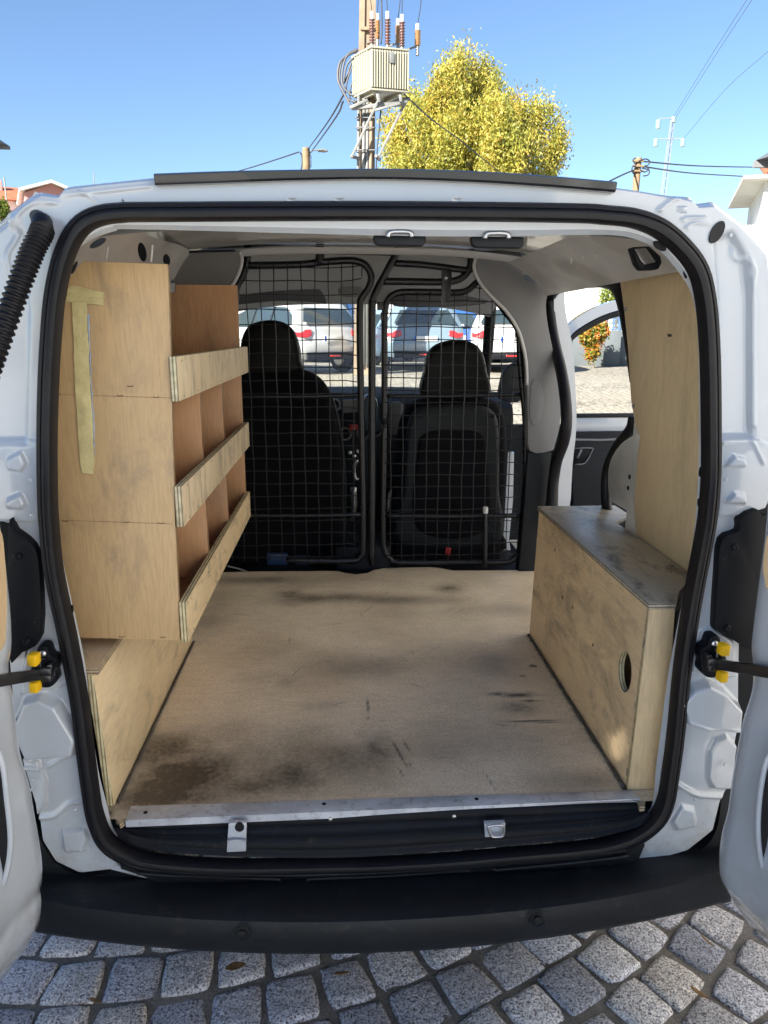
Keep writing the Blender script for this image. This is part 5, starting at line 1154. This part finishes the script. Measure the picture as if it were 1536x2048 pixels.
# ================================================================== PARKED CARS
M['tyre'] = simple('tyre_rubber', (0.02,0.02,0.02), 0.8)
M['lampred'] = simple('red_lens', (0.55,0.02,0.02), 0.15, 0, 0.1, 10, coat=0.5)
M['cglass'] = simple('tinted_glass', (0.03,0.045,0.05), 0.05, 0, 0.1, 4, coat=0.8)
M['plate_w'] = simple('plate_white', (0.75,0.75,0.72), 0.4)
M['plate_b'] = simple('plate_blue', (0.02,0.08,0.45), 0.4)
M['alloy'] = simple('alloy_rim', (0.55,0.55,0.56), 0.3, 0.8)
def carpaint(name, c): return simple(name, c, 0.25, 0.0, 0.05, 1, coat=0.8)
def car(name, x, y, heading, paintm, lab, L_=4.1, Wd=1.74, H=1.47, style='hatch', plate=None, group='cars parked ahead of the van'):
    """heading in degrees; 0 = nose points away (+y), rear towards the van; built round the origin with the rear at y=0"""
    root = thing(name, (0,0,0), lab, 'car', group)
    if style == 'van': tp = [(0.06,0.32),(0.0,0.45),(0.0,0.95),(0.05,1.05),(0.10,H*0.95),(0.30,H),(L_*0.6,H),(L_*0.72,H-0.08),(L_*0.85,1.05),(L_*0.97,0.85),(L_,0.6),(L_-0.03,0.32)]
    else: tp = [(0.06,0.30),(0.0,0.42),(-0.01,0.60),(0.05,0.80),(0.10,0.95),(0.32,H*0.93),(0.55,H-0.015),(1.2,H),(L_*0.48,H-0.03),(L_*0.62,H*0.84),(L_*0.72,0.98),(L_*0.88,0.88),(L_*0.97,0.70),(L_,0.5),(L_-0.05,0.30)]
    prof_ = [p for p in smooth_path([Vector((a, b_, 0)) for a, b_ in tp], 5)]
    def pt_(p, t):
        z = p.y; w = Wd/2*(1 if z < 0.92 else 1-0.26*((z-0.92)/(H-0.92))**1.1); s = 1-0.05*abs(t)**5
        cy, cz = L_/2, 0.75; return Vector((w*math.copysign(abs(t)**0.8, t) if t else 0, cy+(p.x-cy)*s, cz+(z-cz)*(1-0.035*abs(t)**6)))
    rings = [[pt_(p, t) for p in prof_]+[Vector((pt_(prof_[0], t).x, L_*k/6+0.0*(6-k)+0.06*(1-k/3), 0.26)) for k in (5,4,3,2,1)] for t in (-1,-.985,-.94,-.8,-.5,0,.5,.8,.94,.985,1)]
    MB().loft(rings, True, True).build('body', paintm, root, smooth=True)
    def yz(i): return pt_(prof_[i], 1)
    # side glass
    gw = []
    for z, y_ in ((0.93,0.42),(1.0,0.30),(H*0.80,0.36),(H*0.905,0.62),(H*0.93,1.3),(H*0.915,L_*0.47),(H*0.80,L_*0.60),(0.97,L_*0.685),(0.93,L_*0.68)): gw.append((y_, z))
    for s in (-1, 1):
        def gp(y_, z, e_): return Vector((s*(Wd/2*(1 if z < 0.92 else 1-0.26*((z-0.92)/(H-0.92))**1.1)+e_), y_, z))
        MB().prism([gp(a, b_, 0.004) for a, b_ in gw], (s*-0.03, 0, 0)).build('side_window', M['cglass'], root)
        for yb_ in (L_*0.40, L_*0.24): MB().prism([gp(yb_, 0.93, 0.008), gp(yb_+0.08, 0.93, 0.008), gp(yb_+0.05, H*0.92, 0.008), gp(yb_-0.01, H*0.92, 0.008)], (s*-0.02,0,0)).build('door_post', M['black'], root)
        for wy in (0.72, L_-0.85):
            MB().lathe([(0.33,-0.012),(0.36,0.0),(0.36,0.015)], (s*(Wd/2-0.004), wy, 0.33), 24, 'X').build('wheel_arch', M['black'], root, smooth=True)
            w = MB().lathe([(0.17,-0.06),(0.29,-0.09),(0.315,-0.07),(0.315,0.06),(0.29,0.08),(0.17,0.06)], (s*(Wd/2-0.06), wy, 0.315), 24, 'X').build('wheel', M['tyre'], root, smooth=True)
            MB().lathe([(0.02,0.09),(0.06,0.085),(0.14,0.075),(0.19,0.085),(0.19,-0.085),(0.14,-0.075),(0.06,-0.085),(0.02,-0.09)], (s*(Wd/2-0.06), wy, 0.315), 20, 'X').build('rim', M['alloy'], w, smooth=True)
        lp = [Vector((s*x_, y_, z)) for x_, y_, z in ((0.86*Wd/2*1.155,0.20,0.86),(0.62*Wd/2,0.075,0.88),(0.60*Wd/2,0.06,0.76),(0.80*Wd/2,0.02,0.72),(Wd/2*0.985,0.12,0.74))]
        if style == 'van': lp = [Vector((s*x_, y_, z)) for x_, y_, z in ((Wd/2*.97,-0.012,1.15),(Wd/2*.80,-0.012,1.15),(Wd/2*.84,-0.015,0.72),(Wd/2*.98,-0.01,0.72))]
        MB().prism(lp, (0,-0.03,0)).build('tail_light', M['lampred'], root, bevel=0.006)
        MB().prism([Vector((s*x_, y_, z)) for x_, y_, z in ((Wd/2*.97,L_-0.42,0.80),(Wd/2*.70,L_-0.10,0.70),(Wd/2*.72,L_-0.07,0.60),(Wd/2*.98,L_-0.33,0.68))], (0,0.03,0)).build('headlight', M['galv'], root)
        MB().box((s*(Wd/2+0.08), L_*0.66, 0.98), (0.16,0.10,0.12)).build('mirror', paintm, root, bevel=0.03)
    z1_, z2_ = (1.02, H*0.90); y1_, y2_ = (0.09, 0.29) if style != 'van' else (0.03, 0.09)
    MB().prism([Vector((-Wd*.40,y1_-0.012,z1_)), Vector((Wd*.40,y1_-0.012,z1_)), Vector((Wd*.31,y2_-0.022,z2_)), Vector((-Wd*.31,y2_-0.022,z2_))], (0,0.03,0.0)).build('rear_window', M['cglass'], root, bevel=0.004)
    MB().prism([Vector((-Wd*.37,L_*0.70,1.02)), Vector((Wd*.37,L_*0.70,1.02)), Vector((Wd*.31,L_*0.55,H*.93)), Vector((-Wd*.31,L_*0.55,H*.93))], (0,0.02,0.012)).build('windscreen', M['cglass'], root)
    MB().box((0,-0.02,0.36), (Wd*0.80,0.06,0.15)).build('bumper_insert', M['black'], root, bevel=0.015)
    MB().box((0,-0.045,0.36), (0.28,0.02,0.03)).build('fog_light', M['lampred'], root, bevel=0.004)
    pz = 0.70
    pl_ = MB().box((0,-0.022,pz), (0.52,0.012,0.11)).build('number_plate', M['plate_w'], root, bevel=0.002)
    MB().box((-0.24,-0.030,pz), (0.04,0.004,0.108)).build('plate_band', M['plate_b'], pl_)
    if plate:
        f = bpy.data.curves.new('plate_text', 'FONT'); f.body = plate; f.size = 0.105; f.align_x = 'CENTER'; f.align_y = 'CENTER'
        to = bpy.data.objects.new('plate_text', f); me_ = bpy.data.meshes.new_from_object(to); bpy.data.objects.remove(to)
        to = bpy.data.objects.new('plate_text', me_); me_.materials.clear(); me_.materials.append(M['black']); COL.objects.link(to); to.rotation_euler = (math.pi/2,0,0); to.location = (0.02,-0.0305,pz); to.parent = pl_
    root.location = (x, y, gz(x, y)); root.rotation_euler = (0,0,R(heading))
    return root
def wx(px, Y_): return P(px, 700, Y=Y_).x
car('parked_car', wx(668,15.6), 15.2, 40, carpaint('car_white', (0.55,0.55,0.54)), 'white hatchback parked at an angle with a red tail light, behind the driver headrest', H=1.45)
car('parked_car', wx(852,16.2), 16.3, 2, carpaint('car_blue_grey', (0.17,0.23,0.28)), 'blue-grey hatchback seen squarely from the rear through the partition gate', H=1.46)
car('parked_car', wx(1005,16.4), 15.4, -8, carpaint('car_white_b', (0.58,0.58,0.57)), 'white hatchback to the right of the passenger headrest', H=1.45)
car('parked_car', wx(948,20.5), 21.0, -6, carpaint('car_blue', (0.03,0.10,0.32)), 'deep blue car behind the blue-grey hatchback and the white hatchback', H=1.5)
car('parked_car', wx(655,21), 21.0, 8, carpaint('van_blue', (0.07,0.17,0.42)), 'blue van-like car parked behind the angled white hatchback', H=1.85, style='van', L_=4.4)
car('parked_car', wx(782,21), 21.5, 14, carpaint('car_pale_blue', (0.25,0.36,0.50)), 'pale blue car showing left of the blue-grey hatchback', H=1.5)
car('parked_car', wx(560,22), 22.0, 55, carpaint('car_silver', (0.50,0.55,0.52)), 'silver-green car standing in front of the green railing', H=1.5)
car('parked_car', wx(1000,22.5), 23.5, 3, carpaint('car_red', (0.35,0.03,0.03)), 'dark red car parked furthest away on the right', H=1.48)
car('parked_car', wx(1128,21), 22.0, 80, carpaint('car_dark', (0.02,0.02,0.025)), 'black car parked sideways beyond the low grey wall', H=1.45)

# ================================================================== POLE WITH TRANSFORMER
YPo = 15.0
def Q(px, py, dy=0): return P(px, py, Y=YPo+dy)
bx_ = Q(728,700).x
pole = thing('utility_pole', (Q(731,345).x, YPo+0.25, gz(0,15)), 'thick weathered concrete utility pole carrying the transformer', 'utility pole')
cb = Vector((Q(729,345).x-0.03, YPo+0.25, gz(0,15)-0.2)); ct = Vector((Q(738,0).x+0.01, YPo+0.25, 9.4))
def sect(c, w, d_): return [c+Vector((sx*w/2, sy*d_/2, 0)) for sx, sy in ((-1,-1),(-.35,-1),(-.3,-.7),(.3,-.7),(.35,-1),(1,-1),(1,1),(-1,1))]
MB().loft([sect(cb, 0.40, 0.34), sect(cb.lerp(ct, .5), 0.34, 0.29), sect(ct, 0.26, 0.22)], True, True).build('shaft', M['conc'], pole)
for k in range(9):
    p = cb.lerp(ct, 0.35+k*0.075); MB().box(p+Vector((0,-0.13,0)), (0.26,0.06,0.05)).build('web', M['conc'], pole)
mbp = MB()
for k, px in enumerate((716, 727, 734, 741)):
    mbp = MB().tube([Q(px,345,0.02)-Vector((0,0,3.6)), Q(px,345,0.02), Q(px+1.5,190,0.02)], 0.035 if k else 0.03, 8); mbp.build('conduit', M['galv'] if k != 3 else M['conc'], pole, smooth='all')
for py in (300, 235, 255): MB().tube([Q(711,py), Q(711,py,-0.05), Q(750,py,-0.05), Q(750,py)], 0.014, 6).build('strap_band', M['galv'], pole)
# bracket arms and stays
for a, b_, w in (((704,216,-0.15),(812,207,-0.15),0.07), ((706,205,0.35),(820,198,0.35),0.06), ((735,200,-0.2),(700,216,-.2),0.05), ((757,200,-0.2),(703,315,-0.2),0.045), ((808,210,-0.1),(755,318,-0.1),0.045), ((702,313,-0.15),(724,318,0.1),0.05), ((752,312,-0.15),(760,320,0.1),0.05), ((745,222,-0.2),(815,203,-0.2),0.04), ((755,188,-0.25),(758,205,-0.25),0.06), ((800,190,-.25),(802,204,-.25),0.05)):
    MB().bar(Q(*a), Q(*b_), w).build('bracket', M['galv'], pole, bevel=0.004)
for pts, r0 in (([(703,215),(690,190),(676,160),(680,125),(700,108),(716,100)], .022), ([(712,205),(694,196),(680,170),(682,130),(696,108),(714,98)], .018), ([(716,190),(700,188),(684,165),(690,120),(706,105),(716,108)], .02), ([(717,120),(702,140),(692,175),(700,185),(716,178)], .016), ([(713,110),(694,130),(688,165),(695,150),(706,120),(717,112)], .018), ([(716,150),(703,170),(700,195),(712,210)], .014)):
    MB().tube(smooth_path([Q(a, b_, 0.1+0.05*i) for i, (a, b_) in enumerate(pts)], 8), r0, 6).build('cable_loop', M['cable_g'], pole, smooth='all')
for pts in ([(763,0),(764,60),(762,88)], [(763,205),(758,260),(752,345)]):
    MB().tube(smooth_path([Q(a, b_, -.1) for a, b_ in pts]+([Q(751,345,-.1)-Vector((0,0,1.5))] if pts[-1][1] > 300 else []), 6), 0.013, 6).build('down_cable', M['cable'], pole, smooth='all')
# transformer tank with cooling fins
tr = thing('transformer', (Q(767,140).x, YPo-0.25, Q(767,186).z), 'cream pole-mounted transformer with cooling fins and brown insulators', 'transformer')
M['cream'] = simple('cream_enamel', (0.33,0.315,0.24), 0.4, 0, 0.08, 2, 0.05, 20, coat=0.2)
TL, TR_, TB, TT = Q(741,170,-.35), Q(817,176,-.35), Q(760,178,-.35).z, Q(760,96,-.35).z
ang = R(-14)   # turned a little so that its left face shows
cxT = (TL.x+TR_.x)/2; W_T = (TR_.x-TL.x)/math.cos(ang)
ax = Vector((math.cos(ang), math.sin(ang)*-1*-1, 0)); ax = Vector((math.cos(ang), -math.sin(ang), 0)); ay = Vector((-ax.y, ax.x, 0))
ax = Vector((math.cos(R(12)), -math.sin(R(12)), 0)); ay = Vector((math.sin(R(12)), math.cos(R(12)), 0))
# corner nearest the camera on the left of the finned front
c0 = Vector((TL.x, YPo-0.35, TB)); dx_, dy_, hz_ = W_T*0.99, 0.62, TT-TB
ax = Vector((math.cos(R(-10)), math.sin(R(-10))*-1, 0)); ay = Vector((-0.52, 0.85, 0)).normalized()
def TP(u, v, w): return c0+ax*(u*dx_)+ay*(v*dy_)+Vector((0,0,w*hz_))
def tbx(u0, u1, v0, v1, w0, w1):
    return MB().add([TP(u, v, w) for u in (u0, u1) for v in (v0, v1) for w in (w0, w1)], [(0,1,3,2),(4,6,7,5),(0,4,5,1),(2,3,7,6),(0,2,6,4),(1,5,7,3)])
tbx(0.06,0.97,0.08,0.94,0.0,1.0).build('tank', M['cream'], tr, bevel=0.01)
tbx(-0.01,1.02,-0.03,1.03,1.0,1.05).build('tank_lid', M['cream'], tr, bevel=0.006)
tbx(0.0,1.0,0.0,1.0,-0.02,0.03).build('tank_base', M['cream'], tr, bevel=0.006)
for k in range(15): tbx(0.02+k*0.068,0.04+k*0.068,-0.04,0.08,0.05,0.97).build('cooling_fin', M['cream'], tr)
for k in range(7): tbx(-0.03,0.06,0.14+k*0.125,0.18+k*0.125,0.05,0.97).build('cooling_fin', M['cream'], tr)
tbx(0.47,0.60,-0.07,-0.05,0.66,0.92).build('rating_plate', M['galv'], tr, bevel=0.003)
for u in (0.12, 0.80): tbx(u,u+0.10,0.1,0.9,-0.10,-0.02).build('foot', M['cream'], tr, bevel=0.004)
M['porc'] = simple('brown_porcelain', (0.10,0.04,0.03), 0.3, 0, 0.15, 8, coat=0.6); M['porc2'] = simple('tan_porcelain', (0.42,0.22,0.09), 0.25, 0, 0.15, 8, coat=0.5)
for k, (px, yt, yb, mt_, w) in enumerate(((744,36,88,'porc',.060),(775,36,90,'porc',.060),(804,42,94,'porc',.060),(755,40,78,'porc2',.055),(796,50,86,'porc2',.055),(835,60,92,'porc2',.06))):
    dy_i = -0.1 if mt_ == 'porc' else 0.15
    p0 = Q(px, yb, dy_i); p1 = Q(px, yt, dy_i); H_ = (p1-p0).length; prof_ = []; ns = 9 if mt_ == 'porc' else 12
    for i in range(ns):
        z = H_*i/ns; prof_ += [(w*.5, z), (w, z+H_/ns*.35), (w*.5, z+H_/ns*.6)]
    ins = MB().lathe(prof_, p0, 12).build('insulator', M[mt_], tr, smooth='all')
    MB().tube([p1-Vector((0,0,.02)), p1+Vector((0,0,.10))], 0.035, 8).build('insulator_cap', M['liner'], ins, smooth=True)
    MB().tube(smooth_path([p1+Vector((0,0,.08)), p1+Vector((.02*(k-2),.02,.5)), Q(px+(2 if k % 2 else -2),-60,dy_i)], 6), 0.008, 5).build('jumper_wire', M['cable'], ins)
    if k in (3,4,5): MB().bar(p0, Q(px-22, yb+8, dy_i), 0.03).build('insulator_arm', M['galv'], ins)
    MB().tube([p0-Vector((0,0,.16)), p0+Vector((0,0,.02))], 0.03, 8).build('insulator_stem', M['galv'], ins, smooth=True)

def cable(name, pts, r0, lab, cat='cable', mat=None, group=None):
    o = MB().tube(smooth_path([P(a, b_, Y=y) for a, b_, y in pts], 10), r0, 5).build(name, mat or M['cable'], None, smooth='all'); tag(o, lab, cat, group); return o
cable('overhead_cable', [(690,185,15.2),(655,245,21),(615,300,34)], 0.02, 'upper of two dark cables running down left from the transformer')
cable('overhead_cable', [(686,203,15.2),(668,240,19),(618,310,34)], 0.02, 'lower of two dark cables running down left from the transformer')
cable('overhead_cable', [(806,186,15.0),(860,236,17),(920,280,20),(1010,350,24),(1100,395,30)], 0.015, 'dark cable slanting down across the yellow tree')
cable('overhead_cable', [(598,304,34),(550,320,37),(485,340,42),(400,362,52)], 0.03, 'cable running left from the street lamp pole')
cable('overhead_cable', [(1275,322,30),(1400,332,36),(1545,335,44)], 0.03, 'upper of two cables from the wooden pole to the white house')
cable('overhead_cable', [(1278,332,30),(1380,346,36),(1490,353,44)], 0.03, 'lower of two cables from the wooden pole to the white house')
cable('overhead_cable', [(1268,340,30),(1240,352,27),(1180,382,22)], 0.03, 'short cable dropping left from the wooden pole')
for k, pts in enumerate(([(1347,234,60),(1420,115,50),(1500,-10,42)], [(1352,234,60),(1430,112,50),(1510,-10,42)], [(1368,276,60),(1450,180,50),(1545,95,42)])):
    cable('power_line', pts, 0.014, ('thin power line rising steeply from the pylon top, left of the pair', 'thin power line rising steeply from the pylon top, right of the pair', 'thin power line rising right from the lower pylon arm')[k], 'power line', M['cable_g'])

# street lamp pole
YL = 34
sp = thing('street_lamp', (P(612,320,Y=YL).x, YL, gz(0,YL)), 'short wooden pole with a street lamp arm left of the transformer', 'street lamp')
a = P(612,296,Y=YL); MB().tube([Vector((a.x,YL,0.4)), a], lambda t: 0.20-0.04*t, 10).build('shaft', M['wood_pole'], sp, smooth=True)
MB().tube(smooth_path([P(618,318,Y=YL), P(622,303,Y=YL), P(636,300,Y=YL), P(648,300,Y=YL)], 5), 0.03, 6).build('lamp_arm', M['galv'], sp, smooth='all')
MB().prism([P(636,298,Y=YL), P(650,297,Y=YL), P(656,301,Y=YL), P(650,303,Y=YL), P(636,302,Y=YL)], (0,0.22,0)).build('lamp_head', M['galv'], sp, bevel=0.02)
MB().tube(smooth_path([P(600,305,Y=YL), P(604,312,Y=YL), P(604,330,Y=YL), P(600,345,Y=YL)], 5), 0.03, 6).build('cable_loop', M['cable'], sp, smooth='all')
MB().tube([P(622,310,Y=YL), P(622,335,Y=YL)], 0.02, 6).build('conduit', M['galv'], sp)
# wooden cable pole on the right
YC = 30
wp_ = thing('utility_pole', (P(1275,340,Y=YC).x, YC, gz(0,YC)), 'wooden pole with tangled cable loops beside the white lattice pylon', 'utility pole')
a = P(1277,316,Y=YC); MB().tube([Vector((a.x-0.08,YC,0.4)), a], lambda t: 0.16-0.03*t, 10).build('shaft', M['wood_pole'], wp_, smooth=True)
for pts in ([(1277,322),(1292,318),(1300,324),(1293,332),(1284,336),(1298,340),(1296,350),(1286,352)], [(1275,335),(1266,332),(1264,342),(1270,350)], [(1280,340),(1290,344),(1297,338),(1290,330)], [(1272,330),(1266,320),(1272,316)]):
    MB().tube(smooth_path(PX(pts, Y=YC-0.2), 5), 0.025, 5).build('cable_loop', M['cable'], wp_, smooth='all')
for py in (322,332,342): MB().box(P(1276,py,Y=YC-0.15), (0.42,0.1,0.06)).build('clamp', M['wood_pole'], wp_)
# lattice pylon
YY = 60
py_ = thing('lattice_pylon', (P(1335,300,Y=YY).x, YY, gz(0,YY)), 'slim white lattice pylon with three arms, far away on the right', 'pylon')
tp_ = P(1346,234,Y=YY); bt_ = Vector((P(1324,375,Y=YY).x-0.35, YY, 0)); M['pyl'] = simple('pylon_steel', (0.30,0.29,0.28), 0.5, 0.1)
def ly(t, s, q=0): c = bt_.lerp(tp_, t); w = 0.50-0.30*t; return c+Vector((s*w/2, q*w/2, 0))
mb = MB()
for s, q_ in ((-1,-1),(1,-1),(-1,1),(1,1)): mb.bar(ly(0, s, q_), ly(1, s, q_), 0.035)
mb.build('legs', M['pyl'], py_)
for k in range(30):
    s = 1 if k % 2 else -1; MB().bar(ly(k/30, s, -1), ly((k+1)/30, -s, -1), 0.028).build('brace', M['pyl'], py_)
for a, b_ in (((1318,237),(1350,236)), ((1312,278),(1369,277))): 
    ar = MB().bar(P(*a, Y=YY), P(*b_, Y=YY), 0.05).build('arm', M['pyl'], py_)
M['ginsul'] = simple('glass_insulator', (0.25,0.42,0.36), 0.15, 0, 0.1, 5, coat=0.5)
for px, py, h_ in ((1317,243,14),(1312,281,12),(1366,281,12),(1348,236,9)):
    MB().lathe([(0.10 if i % 2 else 0.22, -h_*K*1.7*i/8) for i in range(9)], P(px, py-2, Y=YY), 10).build('insulator', M['ginsul'], py_, smooth='all')

# ================================================================== HOUSES AT THE EDGES
YHs = 44
def wnd(parent, c, w, h_, th=0.06):
    f = MB().box(c, (w, th, h_)).build('window', M['render_g'], parent, bevel=0.01)
    for s in (-1, 1): MB().box(Vector(c)+Vector((s*w*.24, -th/2-0.01, 0)), (w*.40, 0.02, h_*.86)).build('pane', M['cglass'], f)
wh = thing('white_house', (P(1530,420,Y=YHs).x+3, YHs+4, 0.5), 'white rendered house with a projecting eave and red tiles at the right edge', 'house')
xl = P(1528,380,Y=YHs).x; zt = P(1500,357,Y=YHs).z
MB().bb(xl, xl+9, YHs, YHs+9, 0.2, zt-0.12).build('wall', M['render_w'], wh)
MB().bb(xl-1.25, xl+9.5, YHs-1.0, YHs+9.8, zt-0.12, zt+0.06).build('eave', M['render_w'], wh, bevel=0.02)
for k in range(26):
    MB().tube([Vector((xl+0.1+k*0.34, YHs-0.55, zt+0.10)), Vector((xl+0.1+k*0.34, YHs+4.2, zt+1.5))], 0.17, 8).build('roof_tile', M['tile'], wh, smooth=True)
MB().prism([Vector((xl-0.3,YHs-0.6,zt+0.07)), Vector((xl+9,YHs-0.6,zt+0.07)), Vector((xl+9,YHs+4.4,zt+1.5)), Vector((xl+1.4,YHs+4.4,zt+1.5))], (0,0,0.05)).build('roof', M['tile'], wh)
wh_rot = True
wnd(wh, (xl+3.4, YHs-0.02, zt-1.8), 1.2, 1.2)
MB().bb(xl-0.9, xl+0.0, YHs+1.5, YHs+5, 0.2, zt-2.3).build('side_block', M['render_w'], wh, bevel=0.02)
# dark eave corners much nearer on both sides
M['slate'] = simple('dark_eave', (0.10,0.11,0.125), 0.6, 0, 0.2, 2)
for lab, tipx, tipy, s, bt in (('grey eave corner of a near building at the right edge', 1510, 321, 1, 337), ('grey eave corner of a near building at the left edge', 19, 292, -1, 300)):
    Yh = 12.0 if s > 0 else 26.0; tpt = P(tipx, tipy, Y=Yh); root = thing('near_building', (tpt.x+s*3.0, Yh-2.5, 0.3), lab, 'building')
    MB().add([tpt, tpt+Vector((s*6,0,0)), tpt+Vector((s*6,-5,0)), tpt+Vector((s*1.2,-5,0)), tpt+Vector((s*2.2,-1.6,1.5)), tpt+Vector((s*6,-2.0,1.6))], [(0,1,5,4),(3,4,5,2),(0,4,3),(0,3,2,1),(1,2,5)]).build('roof', M['slate'], root)
    MB().add([tpt+Vector((0,-.02,-.10)), tpt+Vector((s*6,-.02,-.10)), tpt+Vector((s*6,-.02,0)), tpt+Vector((0,-.02,0)), tpt+Vector((0,.05,-.10)), tpt+Vector((s*6,.05,-.10)), tpt+Vector((s*6,.05,0)), tpt+Vector((0,.05,0))], [(0,1,2,3),(4,7,6,5),(0,3,7,4),(0,4,5,1),(3,2,6,7)]).build('gutter', M['trim'], root)
    MB().bb(min(tpt.x+s*1.9, tpt.x+s*6), max(tpt.x+s*1.9, tpt.x+s*6), Yh-4.0, Yh-0.5, 0.1, tpt.z-0.02).build('wall', M['render_w'], root)
# pink house and red-roofed house on the left
YPk = 48
pk = thing('pink_house', (P(85,380,Y=YPk).x, YPk+3, 0.5), 'pink gabled house showing above the left shoulder of the van', 'house')
A_, B_, C_ = P(38,384,Y=YPk), P(98,363,Y=YPk), P(150,382,Y=YPk)
base_z = 0.3
MB().prism([Vector((A_.x+.3,YPk,base_z)), Vector((A_.x+.3,YPk,A_.z)), Vector((B_.x,YPk,B_.z)), Vector((C_.x-.3,YPk,C_.z)), Vector((C_.x-.3,YPk,base_z))], (0,8,0)).build('wall', M['pink'], pk)
for a, b_ in ((A_, B_), (B_, C_)):
    MB().prism([a+Vector((0,-.5,0)), b_+Vector((0,-.5,0)), b_+Vector((0,-.5,.16)), a+Vector((0,-.5,.16))], (0,9,0)).build('roof', M['render_w'], pk)
wnd(pk, (B_.x-0.4, YPk-0.03, B_.z-3.4), 1.1, 1.2)
rh = thing('red_roof_house', (P(20,385,Y=52).x, 55, 0.5), 'red tiled low house with a small chimney at the far left', 'house')
a0, a1 = P(-40,392,Y=52), P(52,390,Y=52); rz = P(20,376,Y=52).z
MB().bb(a0.x, a1.x-.2, 52.6, 60, 0.2, a0.z).build('wall', M['render_w'], rh)
MB().prism([Vector((a0.x-.3,52,a0.z-.1)), Vector((a0.x-.3,56,rz+.8)), Vector((a0.x-.3,60.5,a0.z-.1))], (a1.x-a0.x+.6,0,0)).build('roof', M['tile'], rh)
ch = P(21,372,Y=55); MB().bb(ch.x-.25, ch.x+.25, 54.7, 55.3, rz-.5, P(21,361,Y=55).z).build('chimney', M['pink'], rh, bevel=0.02)
an = P(8,355,Y=50); o = MB().tube([Vector((an.x,50,0.4)), an], 0.05, 6).build('antenna_mast', M['galv'], None); tag(o, 'thin antenna mast beside the red tiled house', 'mast')
an = P(187,344,Y=55); o = MB().tube([Vector((an.x,55,0.4)), an], 0.03, 6).build('antenna_mast', M['galv'], None); tag(o, 'thin lone mast right of the pink house', 'mast')
cc = P(-2,385,Y=46); tree('garden_tree', [(cc.x-0.3,46,cc.z-1.2,0.8,0.8,0.9)], 4000, 0.16, 0.09, 0, bpy.data.materials['hedge_leaves'], (cc.x,46,0.5), (cc.x,46,cc.z-.4), 0.1, 'small green garden tree at the left edge before the red tiled house', 'tree', 41, cl=0.16, per=20)

# white building and pale ground out of view, added to bounce sunlight into the van
M['slab'] = simple('pale_concrete', (0.60,0.58,0.53), 0.9, 0, 0.12, 1.2, 0.2, 40)
ys = MB().bb(-14, 5.2, -26, -0.55, -0.05, 0.004).build('bounce_slab', M['slab'], None); ys['kind'] = 'structure'  # unseen pale slab added so the ground behind reflects more sunlight
sb = thing('bounce_building', (8.0, -6.0, 0.0), 'long white building out of view, added to bounce sunlight into the van', 'building')
MB().bb(5.2, 11, -16, 7.6, -0.2, 6.6).build('wall', M['render_w'], sb, bevel=0.02)
MB().bb(4.9, 11.3, -16.3, 7.8, 6.62, 6.85).build('roof', M['tile'], sb, bevel=0.02)
for k in range(4): wnd_ = MB().bb(5.14, 5.195, -14+k*4.2, -12.9+k*4.2, 1.2, 2.6).build('window', M['cglass'], sb)

# turn the edge houses so that their flanks run along the line of sight
def turn(root, px_, py_, a):
    T_ = Matrix.Translation((px_, py_, 0)); root.matrix_world = T_ @ Matrix.Rotation(a, 4, 'Z') @ T_.inverted() @ Matrix.Translation(root.location)
turn(wh, xl, YHs, R(-24)); turn(pk, A_.x, YPk, R(24)); turn(rh, a0.x, 52.6, R(20))
